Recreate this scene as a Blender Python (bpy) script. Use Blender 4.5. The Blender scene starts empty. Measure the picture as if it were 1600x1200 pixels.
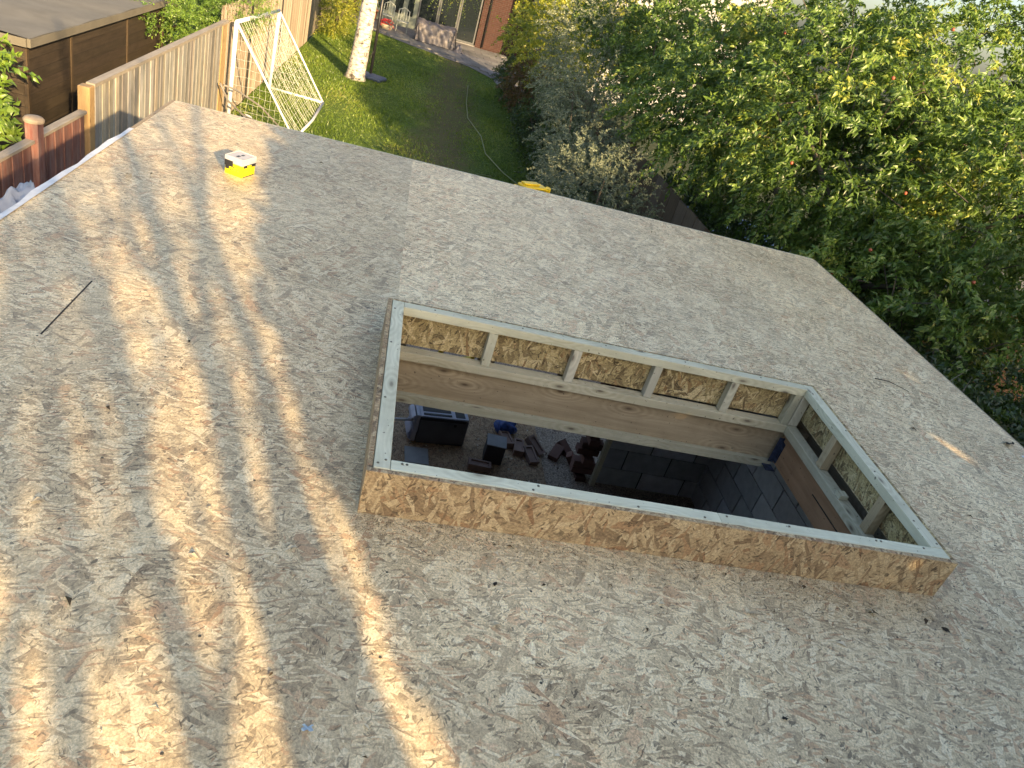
import bpy, math, random
import numpy as np
from mathutils import Vector, Matrix
R = math.radians
random.seed(7); rng = np.random.default_rng(7)
C = bpy.context.scene.collection
sc = bpy.context.scene

# ------------------------------------------------------------------ camera
yaw, pitch, roll, camH, foc = 0.242, 0.511, 0.308, 1.586, 1164.73
cam = bpy.data.objects.new('camera', bpy.data.cameras.new('camera')); C.objects.link(cam)
fw = Vector((math.sin(yaw), math.cos(yaw), 0)); rt = Vector((math.cos(yaw), -math.sin(yaw), 0)); up = Vector((0, 0, 1))
f2 = fw*math.cos(pitch)-up*math.sin(pitch); u2 = up*math.cos(pitch)+fw*math.sin(pitch)
r3 = rt*math.cos(roll)+u2*math.sin(roll); u3 = u2*math.cos(roll)-rt*math.sin(roll)
M = Matrix((r3, u3, -f2)).transposed().to_4x4(); M.translation = (0, 0, camH)
cam.matrix_world = M
cam.data.sensor_width = 36; cam.data.lens = foc/1600*36; cam.data.clip_end = 400; cam.data.clip_start = .05
sc.camera = cam
# ------------------------------------------------------------------ sky, sun, exposure
SUN_EL, SUN_AZ = 17.5, -23.5          # elevation, heading of the light (0 = +Y)
w = bpy.data.worlds.new('World'); sc.world = w; w.use_nodes = True
nt = w.node_tree; bg = nt.nodes['Background']
sk = nt.nodes.new('ShaderNodeTexSky'); sk.sky_type = 'NISHITA'; sk.sun_disc = False
sk.sun_elevation = R(SUN_EL); sk.sun_rotation = R(180+SUN_AZ); sk.air_density = 1.0; sk.dust_density = 3.0
nt.links.new(sk.outputs[0], bg.inputs[0]); bg.inputs[1].default_value = 0.11
sd = bpy.data.lights.new('sun', 'SUN'); sd.energy = 4.9; sd.angle = R(.5); sd.color = (1, .71, .37)
so = bpy.data.objects.new('sun', sd); C.objects.link(so)
e2 = Vector((math.sin(R(SUN_AZ)), math.cos(R(SUN_AZ)), 0)); n2 = Vector((e2.y, -e2.x, 0))
dirv = e2*math.cos(R(SUN_EL))-up*math.sin(R(SUN_EL))
so.rotation_euler = dirv.to_track_quat('-Z', 'Y').to_euler(); so.location = (6, -12, 9)
vs = sc.view_settings; vs.view_transform = 'Standard'; vs.look = 'None'; vs.gamma = 1; vs.use_curve_mapping = False
vs.exposure = 1.68
sc.render.engine = 'CYCLES'; sc.cycles.max_bounces = 8

G = -2.6   # garden ground; the roof deck is z = 0

# ------------------------------------------------------------------ object helpers
def tag(o, label=None, cat=None, group=None, kind=None):
    if label: o['label'] = label
    if cat: o['category'] = cat
    if group: o['group'] = group
    if kind: o['kind'] = kind
    return o
def empty(name, loc, label=None, cat=None, group=None, rz=0):
    o = bpy.data.objects.new(name, None); C.objects.link(o); o.location = loc; o.rotation_euler = (0, 0, rz)
    o.empty_display_size = .1
    return tag(o, label, cat, group)
class MB:
    """collects boxes, tubes and polygons in WORLD coordinates with metre UVs"""
    def __init__(s): s.v = []; s.f = []; s.uv = []
    def poly(s, pts, uvs=None):
        b = len(s.v); s.v += [tuple(p) for p in pts]; s.f.append(tuple(range(b, b+len(pts))))
        s.uv += uvs if uvs else [(p[0], p[1]) for p in pts]; return s
    def box(s, lo, hi, M=None, long=None):
        lo = Vector(lo); hi = Vector(hi); d = hi-lo
        L = long if long is not None else max(range(3), key=lambda i: d[i])
        ou, ov = random.uniform(0, 40), random.uniform(0, 40)
        b = len(s.v)
        P = [Vector((x, y, z)) for x in (lo.x, hi.x) for y in (lo.y, hi.y) for z in (lo.z, hi.z)]
        s.v += [tuple(M @ p) if M else tuple(p) for p in P]
        for (q, ax) in (((0, 1, 3, 2), 0), ((4, 6, 7, 5), 0), ((0, 4, 5, 1), 1), ((2, 3, 7, 6), 1), ((0, 2, 6, 4), 2), ((1, 5, 7, 3), 2)):
            s.f.append(tuple(b+i for i in q)); o = [i for i in range(3) if i != ax]
            if L in o: o = [L]+[i for i in o if i != L]
            for i in q: s.uv.append((P[i][o[0]]+ou, P[i][o[1]]+ov+ax*.37))
        return s
    def tube(s, pts, rad, n=6, cap=True):
        pts = [Vector(p) for p in pts]; rad = rad if isinstance(rad, (list, tuple)) else [rad]*len(pts)
        b = len(s.v); a = None; dist = 0
        for i, p in enumerate(pts):
            t = (pts[min(i+1, len(pts)-1)]-pts[max(i-1, 0)]).normalized()
            if a is None: a = t.orthogonal().normalized()
            a = (a-t*a.dot(t)).normalized(); c = t.cross(a)
            for k in range(n):
                g = 2*math.pi*k/n; s.v.append(tuple(p+(a*math.cos(g)+c*math.sin(g))*rad[i]))
        for i in range(len(pts)-1):
            d1 = dist+(pts[i+1]-pts[i]).length
            for k in range(n):
                k2 = (k+1) % n
                s.f.append((b+i*n+k, b+i*n+k2, b+(i+1)*n+k2, b+(i+1)*n+k))
                s.uv += [(dist, k/n*.3), (dist, (k+1)/n*.3), (d1, (k+1)/n*.3), (d1, k/n*.3)]
            dist = d1
        if cap:
            for i0, rev in ((0, True), (len(pts)-1, False)):
                ix = [b+i0*n+k for k in range(n)]
                s.f.append(tuple(ix[::-1] if rev else ix)); s.uv += [(k*.01, 0) for k in range(n)]
        return s
    def lathe(s, c, prof, n=16):
        b = len(s.v); c = Vector(c)
        for (r, z) in prof:
            for k in range(n):
                g = 2*math.pi*k/n; s.v.append(tuple(c+Vector((r*math.cos(g), r*math.sin(g), z))))
        for i in range(len(prof)-1):
            for k in range(n):
                k2 = (k+1) % n; s.f.append((b+i*n+k, b+i*n+k2, b+(i+1)*n+k2, b+(i+1)*n+k))
                s.uv += [(k/n, i*.1), ((k+1)/n, i*.1), ((k+1)/n, i*.1+.1), (k/n, i*.1+.1)]
        return s
    def grid(s, fn, nu, nv, su=1, sv=1):
        b = len(s.v)
        for i in range(nu+1):
            for j in range(nv+1): s.v.append(tuple(fn(i/nu, j/nv)))
        for i in range(nu):
            for j in range(nv):
                q = [(i, j), (i+1, j), (i+1, j+1), (i, j+1)]
                s.f.append(tuple(b+a*(nv+1)+c for a, c in q)); s.uv += [(a/nu*su, c/nv*sv) for a, c in q]
        return s
    def build(s, name, mat, parent=None, smooth=False, bevel=0, kind=None, label=None, color=None):
        me = bpy.data.meshes.new(name); me.from_pydata(s.v, [], s.f); me.materials.append(mat)
        uv = me.uv_layers.new(name='UVMap'); uv.data.foreach_set('uv', [c for p in s.uv for c in p])
        o = bpy.data.objects.new(name, me); C.objects.link(o)
        pivot = Vector(s.v[0]) if parent is None else None
        if parent is not None:
            # parent chain: top-level empties may be rotated / moved; keep world coordinates
            o.parent = parent; o.matrix_parent_inverse = wm(parent).inverted()
        if smooth: me.polygons.foreach_set('use_smooth', [True]*len(me.polygons))
        if bevel:
            m = o.modifiers.new('bevel', 'BEVEL'); m.width = bevel; m.segments = 2; m.limit_method = 'ANGLE'
        if kind: o['kind'] = kind
        if label: o['label'] = label
        if color: o.color = color
        me.update(); return o
def wm(o):
    m = Matrix.LocRotScale(o.location, o.rotation_euler, o.scale)
    return m if o.parent is None else wm(o.parent) @ o.matrix_parent_inverse @ m
def inst(src, parent, M, name=None, color=None):
    o = bpy.data.objects.new(name or src.name.split('.')[0], src.data); C.objects.link(o); o.parent = parent
    o.matrix_parent_inverse = wm(parent).inverted(); o.matrix_basis = M
    if color: o.color = color
    return o
def grey(a=.85, b=1.1):
    g = random.uniform(a, b); return (g*random.uniform(.97, 1.03), g, g*random.uniform(.95, 1.03), 1)

# ------------------------------------------------------------------ material helpers
class NT:
    def __init__(s, name):
        s.m = bpy.data.materials.new(name); s.m.use_nodes = True; s.t = s.m.node_tree
        s.p = s.t.nodes['Principled BSDF']; s.out = s.t.nodes['Material Output']
    def n(s, typ, **kw):
        x = s.t.nodes.new(typ)
        for k, v in kw.items():
            if k.startswith('i_'): s.put(x.inputs[k[2:].replace('_', ' ')], v)
            else: setattr(x, k, v)
        return x
    def put(s, inp, v):
        if isinstance(v, bpy.types.NodeSocket): s.t.links.new(v, inp)
        else: inp.default_value = v
    def math(s, op, a, b=0., c=0., clamp=False):
        x = s.t.nodes.new('ShaderNodeMath'); x.operation = op; x.use_clamp = clamp
        s.put(x.inputs[0], a); s.put(x.inputs[1], b); s.put(x.inputs[2], c); return x.outputs[0]
    def vec(s, op, a, b=(0, 0, 0)):
        x = s.t.nodes.new('ShaderNodeVectorMath'); x.operation = op; s.put(x.inputs[0], a); s.put(x.inputs[1], b); return x.outputs[0]
    def mix(s, f, a, b, mode='MIX'):
        x = s.t.nodes.new('ShaderNodeMix'); x.data_type = 'RGBA'; x.blend_type = mode
        s.put(x.inputs[0], f); s.put(x.inputs[6], a if isinstance(a, bpy.types.NodeSocket) else (*a[:3], 1)); s.put(x.inputs[7], b if isinstance(b, bpy.types.NodeSocket) else (*b[:3], 1))
        return x.outputs[2]
    def uv(s): return s.n('ShaderNodeUVMap').outputs[0]
    def pos(s): return s.n('ShaderNodeNewGeometry').outputs['Position']
    def map(s, v, scale=(1, 1, 1), rot=(0, 0, 0), loc=(0, 0, 0)):
        x = s.n('ShaderNodeMapping'); s.put(x.inputs[0], v); x.inputs[1].default_value = loc; x.inputs[2].default_value = rot; x.inputs[3].default_value = scale
        return x.outputs[0]
    def noise(s, v, scale, det=3, rough=.55, col=False, dist=0):
        x = s.n('ShaderNodeTexNoise'); s.put(x.inputs['Vector'], v); x.inputs['Scale'].default_value = scale; x.inputs['Detail'].default_value = det
        x.inputs['Roughness'].default_value = rough; x.inputs['Distortion'].default_value = dist
        return x.outputs['Color' if col else 'Fac']
    def ramp(s, f, stops, interp='LINEAR'):
        x = s.n('ShaderNodeValToRGB'); s.put(x.inputs[0], f); cr = x.color_ramp; cr.interpolation = interp
        while len(cr.elements) < len(stops): cr.elements.new(.5)
        for el, (p, c) in zip(cr.elements, stops):
            el.position = p; el.color = (*c, 1) if isinstance(c, tuple) else (c, c, c, 1)
        return x.outputs[0]
    def rng(s, f, a, b, c=0, d=1):
        x = s.n('ShaderNodeMapRange'); s.put(x.inputs[0], f); x.inputs[1].default_value = a; x.inputs[2].default_value = b
        x.inputs[3].default_value = c; x.inputs[4].default_value = d; return x.outputs[0]
    def bump(s, h, strength=.4, dist=.01):
        x = s.n('ShaderNodeBump'); s.put(x.inputs['Height'], h); x.inputs['Strength'].default_value = strength; x.inputs['Distance'].default_value = dist
        s.t.links.new(x.outputs[0], s.p.inputs['Normal'])
    def obcol(s, c): return s.mix(1., c, s.n('ShaderNodeObjectInfo').outputs['Color'], 'MULTIPLY')
    def fin(s, col, rough=.8, spec=.3, metal=0):
        s.put(s.p.inputs['Base Color'], col if isinstance(col, bpy.types.NodeSocket) else (*col, 1)); s.put(s.p.inputs['Roughness'], rough)
        s.p.inputs['Specular IOR Level'].default_value = spec; s.p.inputs['Metallic'].default_value = metal; return s.m

def plain(name, col, rough=.6, spec=.4, metal=0, var=.12, scale=8, bump=0):
    t = NT(name); p = t.pos(); nz = t.noise(p, scale, 4)
    c = t.mix(t.rng(nz, .3, .7), tuple(x*(1-var) for x in col), tuple(min(1, x*(1+var)) for x in col))
    if bump: t.bump(t.noise(p, scale*6, 4), bump, .004)
    return t.fin(t.obcol(c), rough, spec, metal)

def osb_mat(name, base, pale, dark, dusty=.35, scale=1.0, gain=1.0, gloss=.75):
    """strand board: layers of stretched, turned cells, each cell a strand with its own tone, height and grain"""
    t = NT(name); uv0 = t.uv()
    oi = t.n('ShaderNodeObjectInfo').outputs['Random']
    cx = t.n('ShaderNodeCombineXYZ'); t.put(cx.inputs[0], t.math('MULTIPLY', oi, 37.)); t.put(cx.inputs[1], t.math('MULTIPLY', oi, 91.))
    uv = t.vec('ADD', uv0, cx.outputs[0])
    warp = t.vec('SCALE', t.vec('SUBTRACT', t.noise(uv, 3.0, 2, col=True), (.5, .5, .5))); warp.node.inputs['Scale'].default_value = .10
    uvw = t.vec('ADD', uv, warp)
    fine = t.noise(uv, 95*scale, 5, .7)
    w2 = t.vec('SCALE', t.vec('SUBTRACT', t.noise(uv, 14., 2, col=True), (.5, .5, .5))); w2.node.inputs['Scale'].default_value = .06
    uvx = t.vec('ADD', uvw, w2)
    tone = t.noise(uv, 26*scale, 4, .65); hgt = t.math('MULTIPLY', fine, .25); grainsum = fine
    red = t.math('ADD', 0., 0.)
    # (turn, strand length, strand width, share of the face covered)
    layers = [(15, .040, .007, .5), (-30, .05, .009, .45), (140, .07, .013, .4), (48, .10, .019, .32), (-12, .11, .023, .26), (155, .09, .017, .26),
              (28, .13, .036, .22), (160, .15, .030, .18), (-50, .12, .034, .14), (66, .06, .010, .3), (100, .035, .006, .26)]
    covn = t.rng(t.noise(uv, 4.5, 3), .35, .65, .45, 1.35)
    for i, (ang, ln, wd, cov) in enumerate(layers):
        q = t.map(uvw, rot=(0, 0, R(ang)), loc=(i*3.1, i*7.7, 0))
        q = t.map(q, scale=(1/ln*scale, 1/wd*scale, 1))
        vo = t.n('ShaderNodeTexVoronoi'); vo.voronoi_dimensions = '2D'; vo.inputs['Scale'].default_value = 1; t.put(vo.inputs['Vector'], q)
        sp = t.n('ShaderNodeSeparateColor'); t.put(sp.inputs[0], vo.outputs['Color'])
        cell_r, cell_g, cell_b = sp.outputs
        m = t.math('LESS_THAN', cell_b, t.math('MULTIPLY', covn, cov))
        grain = t.noise(t.map(q, scale=(1.2, 5, 1)), 1.0, 3, .65)
        tn = t.math('ADD', t.math('MULTIPLY', cell_r, .60), t.math('MULTIPLY', grain, .48))
        x = t.n('ShaderNodeMix'); x.data_type = 'FLOAT'; t.put(x.inputs[0], m); t.put(x.inputs[2], tone); t.put(x.inputs[3], tn); tone = x.outputs[0]
        x = t.n('ShaderNodeMix'); x.data_type = 'FLOAT'; t.put(x.inputs[0], m); t.put(x.inputs[2], hgt)
        t.put(x.inputs[3], t.math('ADD', t.math('MULTIPLY', cell_g, .9), t.math('MULTIPLY', grain, .35))); hgt = x.outputs[0]
        x = t.n('ShaderNodeMix'); x.data_type = 'FLOAT'; t.put(x.inputs[0], m); t.put(x.inputs[2], red); t.put(x.inputs[3], t.math('GREATER_THAN', cell_g, .88)); red = x.outputs[0]
    c = t.ramp(tone, [(.18, dark), (.38, tuple((a+b)/2 for a, b in zip(dark, base))), (.60, base), (.82, tuple((a+b)/2 for a, b in zip(pale, base))), (1.0, pale)])
    c = t.mix(t.math('MULTIPLY', red, .55), c, (base[0]*.72, base[1]*.50, base[2]*.42))
    # fine slits between strands, resin specks, dust
    v2 = t.n('ShaderNodeTexVoronoi'); v2.voronoi_dimensions = '2D'; t.put(v2.inputs['Vector'], t.map(t.map(uvx, rot=(0, 0, .55)), scale=(34*scale, 120*scale, 1))); v2.inputs['Scale'].default_value = 1
    slit = t.math('LESS_THAN', v2.outputs['Distance'], t.rng(t.noise(uv, 31, 2), .3, .7, .04, .34)); sp = t.n('ShaderNodeSeparateColor'); t.put(sp.inputs[0], v2.outputs['Color'])
    slit = t.math('MULTIPLY', slit, t.math('LESS_THAN', sp.outputs[0], .24))
    v3 = t.n('ShaderNodeTexVoronoi'); v3.voronoi_dimensions = '2D'; t.put(v3.inputs['Vector'], t.map(t.map(uvx, rot=(0, 0, -.75)), scale=(26*scale, 105*scale, 1))); v3.inputs['Scale'].default_value = 1
    s2 = t.math('LESS_THAN', v3.outputs['Distance'], t.rng(t.noise(uv, 27, 2), .3, .7, .34, .04)); sp = t.n('ShaderNodeSeparateColor'); t.put(sp.inputs[0], v3.outputs['Color'])
    s2 = t.math('MULTIPLY', s2, t.math('LESS_THAN', sp.outputs[0], .24))
    v4 = t.n('ShaderNodeTexVoronoi'); v4.voronoi_dimensions = '2D'; t.put(v4.inputs['Vector'], t.map(t.map(uvx, rot=(0, 0, 2.1)), scale=(20*scale, 90*scale, 1))); v4.inputs['Scale'].default_value = 1
    s4 = t.math('LESS_THAN', v4.outputs['Distance'], t.rng(t.noise(uv, 23, 2), .3, .7, .02, .34)); sp = t.n('ShaderNodeSeparateColor'); t.put(sp.inputs[0], v4.outputs['Color'])
    s4 = t.math('MULTIPLY', s4, t.math('LESS_THAN', sp.outputs[0], .22))
    sl = t.math('MAXIMUM', t.math('MAXIMUM', slit, s2), s4)
    c = t.mix(t.math('MULTIPLY', sl, t.rng(t.noise(uv, 12, 3), .35, .65, .35, .85)), c, tuple(x*.28 for x in dark))
    fl = t.rng(t.noise(uv, 150*scale, 3, .8), .40, .62, .66, 1.2)
    c = t.mix(1., c, t.ramp(fl, [(0, 0.), (1, 1.)]), 'MULTIPLY') if False else t.vec('SCALE', c); c.node.inputs['Scale'].default_value = 1; t.put(c.node.inputs['Scale'], fl)
    dust = t.math('MULTIPLY', t.rng(t.noise(uv, 1.6, 5, .6), .4, .66), t.rng(t.noise(uv, 60, 4, .7), .3, .7))
    c = t.mix(t.math('MULTIPLY', dust, dusty), c, tuple(min(1, x*1.05) for x in pale))
    big = t.rng(t.noise(uv, .9, 3), .3, .7, .88*gain, 1.1*gain)
    c = t.vec('SCALE', c); t.put(c.node.inputs['Scale'], big)
    t.bump(t.math('SUBTRACT', hgt, t.math('MULTIPLY', sl, 1.0)), .7, .0035)
    return t.fin(t.obcol(c), gloss, .5)

def timber_mat(name, a, b, knots=True, gscale=1., weather=0.):
    t = NT(name); uv = t.uv()
    q = t.map(uv, scale=(1.6*gscale, 26*gscale, 1)); ring = t.noise(q, 1.0, 5, .6, dist=.8)
    fine = t.noise(t.map(uv, scale=(9, 240, 1)), 1., 3)
    f = t.math('ADD', t.math('MULTIPLY', ring, .8), t.math('MULTIPLY', fine, .25))
    if knots:
        v = t.n('ShaderNodeTexVoronoi'); v.voronoi_dimensions = '2D'; t.put(v.inputs['Vector'], t.map(uv, scale=(2.6, 7, 1))); v.inputs['Scale'].default_value = 1
        kn = t.rng(v.outputs['Distance'], .025, .075, 1, 0)
        rings = t.math('MULTIPLY', t.math('SINE', t.math('MULTIPLY', v.outputs['Distance'], 60.)), t.rng(v.outputs['Distance'], .1, .5, .14, 0))
        f = t.math('ADD', f, rings)
    c = t.ramp(f, [(.3, a), (.75, b)])
    if knots: c = t.mix(t.math('MULTIPLY', kn, .85), c, (a[0]*.25, a[1]*.2, a[2]*.2))
    st = t.noise(uv, 5, 5, .65); c = t.mix(t.rng(st, .45, .75, 0, .5), c, tuple(x*.7 for x in a))
    if weather: c = t.mix(t.rng(t.noise(t.map(uv, scale=(3, 14, 1)), 1., 5, .7), .4, .65, 0, weather), c, (.36, .34, .31))
    sp = t.math('LESS_THAN', t.noise(uv, 55, 2), .30); c = t.mix(t.math('MULTIPLY', sp, .7), c, (.05, .04, .035))
    t.bump(f, .25, .004)
    return t.fin(t.obcol(c), .72, .3)

def leaf_mat(name, stops, trans=.35, rough=.38, spec=.5):
    t = NT(name); at = t.n('ShaderNodeAttribute'); at.attribute_name = 'tint'
    c = t.ramp(at.outputs['Fac'], stops)
    t.fin(c, rough, spec)
    tr = t.n('ShaderNodeBsdfTranslucent'); t.put(tr.inputs[0], t.mix(.5, c, (.25, .40, .03)))
    mx = t.n('ShaderNodeMixShader'); mx.inputs[0].default_value = trans
    t.t.links.new(t.p.outputs[0], mx.inputs[1]); t.t.links.new(tr.outputs[0], mx.inputs[2]); t.t.links.new(mx.outputs[0], t.out.inputs[0])
    return t.m

# roof deck board: pale grey-tan; upstand board: fresher orange
M_osb = osb_mat('osb_deck', (.68, .545, .325), (.86, .765, .53), (.26, .19, .11), .35, gloss=.5)
M_osbw = osb_mat('osb_upstand', (.45, .325, .175), (.62, .49, .30), (.17, .10, .05), .15, .7)
M_osbi = osb_mat('osb_inner', (.42, .33, .16), (.72, .60, .38), (.09, .055, .025), .05, .75)
M_tim = timber_mat('treated_softwood', (.47, .445, .33), (.66, .635, .50))
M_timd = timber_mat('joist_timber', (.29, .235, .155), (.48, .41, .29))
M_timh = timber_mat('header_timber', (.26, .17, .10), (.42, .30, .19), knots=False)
M_dark = plain('dark_paint', (.02, .02, .022), .5)

def mesh_np(name, V, faces_list, mat, parent=None, tint=None, kind=None, smooth=False, label=None):
    me = bpy.data.meshes.new(name); me.vertices.add(len(V)); me.vertices.foreach_set('co', V.astype(np.float32).ravel())
    tot = sum(len(f) for f in faces_list); nl = sum(f.size for f in faces_list)
    me.loops.add(nl); me.polygons.add(tot)
    me.loops.foreach_set('vertex_index', np.concatenate([f.ravel() for f in faces_list]).astype(np.int32))
    sizes = np.concatenate([np.full(len(f), f.shape[1]) for f in faces_list]); st = np.concatenate([[0], np.cumsum(sizes)[:-1]])
    me.polygons.foreach_set('loop_start', st.astype(np.int32))
    try: me.polygons.foreach_set('loop_total', sizes.astype(np.int32))
    except Exception: pass
    if tint is not None:
        a = me.attributes.new('tint', 'FLOAT', 'POINT'); a.data.foreach_set('value', tint.astype(np.float32))
    me.materials.append(mat); me.update(calc_edges=True)
    if smooth: me.polygons.foreach_set('use_smooth', np.ones(tot, bool))
    o = bpy.data.objects.new(name, me); C.objects.link(o)
    if parent is not None: o.parent = parent; o.matrix_parent_inverse = wm(parent).inverted()
    if kind: o['kind'] = kind
    if label: o['label'] = label
    return o
def unit(a): return a/np.maximum(np.linalg.norm(a, axis=-1, keepdims=True), 1e-9)
def leaves(name, base, d, nr, L, W, tint, mat, parent=None, droop=.25, kind=None, detail=True):
    N = len(base); d = unit(d); s = unit(np.cross(d, nr)); nn = np.cross(s, d)
    L = L[:, None]; W = W[:, None]
    if detail:
        mid = base+d*L*.5+nn*L*.10; tip = base+d*L*.97-nn*L*droop
        l = base+d*L*.45-s*W*.5+nn*L*.22; r = base+d*L*.45+s*W*.5+nn*L*.22
        V = np.stack([base, mid, tip, l, r], 1).reshape(-1, 3); o = np.arange(N)[:, None]*5
        F = np.concatenate([o+np.array([[0, 1, 3]]), o+np.array([[1, 2, 3]]), o+np.array([[0, 4, 1]]), o+np.array([[1, 4, 2]])])
        k = 5
    else:
        V = np.stack([base, base+d*L*.5-s*W*.5, base+d*L, base+d*L*.5+s*W*.5+nn*W*.3], 1).reshape(-1, 3); o = np.arange(N)[:, None]*4
        F = np.concatenate([o+np.array([[0, 2, 1]]), o+np.array([[0, 3, 2]])]); k = 4
    return mesh_np(name, V, [F], mat, parent, np.repeat(tint, k), kind)
def crown(ells, ntwig, per, tl, ll, lw, mat, parent, gravity=.35, shell=.55, tintmid=.5, patch=.25, detail=True, keep=None, name='crown', twigmat=None, stalk=0):
    """leafy twigs spread through a set of ellipsoids, denser towards the skin"""
    ells = [(np.array(c, float), np.array(r, float)) for c, r in ells]
    vol = np.array([np.prod(r)**.8 for c, r in ells]); pick = rng.choice(len(ells), ntwig, p=vol/vol.sum())
    u = unit(rng.normal(size=(ntwig, 3))); rr = shell+(1-shell)*rng.random(ntwig)**.8
    # lumpy skin: a few random bulges and hollows
    K = unit(rng.normal(size=(26, 3))); amp = rng.uniform(-.34, .22, 26)
    lump = (np.exp(-((u[:, None]-K[None])**2).sum(-1)*9)*amp).sum(1)
    rr = rr*(1+lump)
    c = np.array([ells[i][0] for i in pick]); r = np.array([ells[i][1] for i in pick])
    B = c+u*r*rr[:, None]
    D = unit(u+rng.normal(size=(ntwig, 3))*.55+np.array([0, 0, .15]))
    if keep is not None:
        k = keep(B); B, D, u = B[k], D[k], u[k]
    n = len(B)
    tt = rng.random(n)*.5+tintmid-.25
    # colour patches over the crown
    ph = rng.uniform(0, 6, 3); tt += patch*np.sin(B[:, 0]*2.1+ph[0])*np.sin(B[:, 1]*1.7+ph[1])*np.sin(B[:, 2]*2.6+ph[2])
    f = (np.arange(per)+.5)/per
    TL = tl*rng.uniform(.6, 1.3, n)
    P = B[:, None]+D[:, None]*(f[None, :, None]*TL[:, None, None]); P[..., 2] -= (f[None]**2)*TL[:, None]*gravity
    az = rng.random((n, per))*2*np.pi
    a = unit(np.cross(D, np.array([.3, .2, 1.])))[:, None]; b = np.cross(D[:, None], a)
    side = a*np.cos(az)[..., None]+b*np.sin(az)[..., None]
    LD = unit(side+D[:, None]*.7+np.array([0, 0, -gravity*.9])+rng.normal(size=P.shape)*.15)
    NR = unit(np.array([.25, -.55, .8])+rng.normal(size=P.shape)*.55)
    m = n*per
    Ls = ll*rng.uniform(.6, 1.25, m); Ws = lw*rng.uniform(.7, 1.2, m)
    tint = np.clip(np.repeat(tt, per)+rng.normal(size=m)*.12, 0, 1)
    o = leaves(name, P.reshape(-1, 3), LD.reshape(-1, 3), NR.reshape(-1, 3), Ls, Ws, tint, mat, parent, detail=detail, kind='stuff')
    if twigmat is not None and stalk:
        mb = MB()
        for i in rng.choice(n, min(stalk, n), replace=False):
            p0 = B[i]-D[i]*tl*.9; mb.tube([p0, B[i], P[i, -1]], [.008, .006, .002], 3, False)
        mb.build('twigs', twigmat, parent, kind='stuff')
    return o
def trunk_limbs(parent, root, tops, r0, mat, bend=.25, lname='limb'):
    root = Vector(root); fork = root+Vector((0, 0, (max(t[2] for t in tops)-root.z)*.35))
    MB().tube([root-Vector((0, 0, .1)), root.lerp(fork, .5)+Vector((.05, .03, 0)), fork], [r0*1.25, r0, r0*.85], 10).build('trunk', mat, parent, smooth=True)
    for t in tops:
        t = Vector(t); pts = []; r = []
        off = Vector((random.uniform(-bend, bend), random.uniform(-bend, bend), random.uniform(0, bend)))
        for k in range(6):
            q = k/5; pts.append(fork.lerp(t, q)+off*math.sin(q*math.pi)-Vector((0, 0, .03))); r.append(r0*.6*(1-q*.85))
        MB().tube(pts, r, 7).build(lname, mat, parent, smooth=True)
# ================================================================== SETTING
def lawn_mat():
    t = NT('lawn'); p = t.pos()
    n1 = t.noise(p, 1.1, 5, .6); n2 = t.noise(p, 22, 4, .7)
    c = t.ramp(t.math('ADD', t.math('MULTIPLY', n1, .6), t.math('MULTIPLY', n2, .4)), [(.35, (.045, .08, .016)), (.5, (.08, .125, .024)), (.68, (.12, .17, .035))])
    sx = t.n('ShaderNodeSeparateXYZ'); t.put(sx.inputs[0], p); x, y = sx.outputs[0], sx.outputs[1]
    # worn track down the garden, a little to the right of the middle
    cx = t.math('ADD', t.math('MULTIPLY', y, .045), .25)
    dd = t.math('ABSOLUTE', t.math('SUBTRACT', x, cx)); dd = t.math('ADD', dd, t.math('MULTIPLY', t.math('SUBTRACT', t.noise(p, .9, 5), .5), 1.8))
    worn = t.rng(dd, .35, 1.0, 1, 0); worn = t.math('MULTIPLY', worn, t.rng(t.noise(p, 5, 4, .7), .3, .6, .35, 1))
    c = t.mix(t.math('MULTIPLY', worn, .85), c, (.12, .09, .055))
    # sawdust spilled off the roof edge
    q = t.vec('SUBTRACT', p, (.15, 11.6, G)); ln = t.n('ShaderNodeVectorMath'); ln.operation = 'LENGTH'; t.put(ln.inputs[0], t.map(q, scale=(.55, .38, 1)))
    sd_ = t.math('MULTIPLY', t.rng(ln.outputs['Value'], .15, .9, 1, 0), t.rng(t.noise(p, 7, 5, .75), .42, .62))
    c = t.mix(t.math('MULTIPLY', sd_, .8), c, (.5, .45, .34))
    t.bump(n2, .6, .02); return t.fin(c, .95, .15)
M_lawn = lawn_mat()
tag(MB().poly([(-60, -40, G), (70, -40, G), (70, 160, G), (-60, 160, G)]).build('ground', plain('earth', (.035, .045, .02), .95, .2, scale=2, bump=.5)), kind='structure')
LAWN = [(-3.2, 9.05), (2.95, 9.05), (3.1, 26.8), (2.9, 28.4), (2.1, 29.7), (.1, 30.8), (-1.2, 31.8), (-3.25, 33.2)]
tag(MB().poly([(x, y, G+.012) for x, y in LAWN]).build('lawn', M_lawn), kind='structure')
M_pave = plain('patio_stone', (.17, .165, .16), .85, .25, scale=3, bump=.2)
PATIO = [(-3.25, 33.2), (-1.2, 31.8), (.1, 30.8), (2.1, 29.7), (2.9, 28.4), (3.1, 26.6), (4.0, 26.3), (4.0, 35.7), (-3.25, 35.7)]
tag(MB().poly([(x, y, G+.03) for x, y in PATIO]).build('patio', M_pave), kind='structure')
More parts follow.
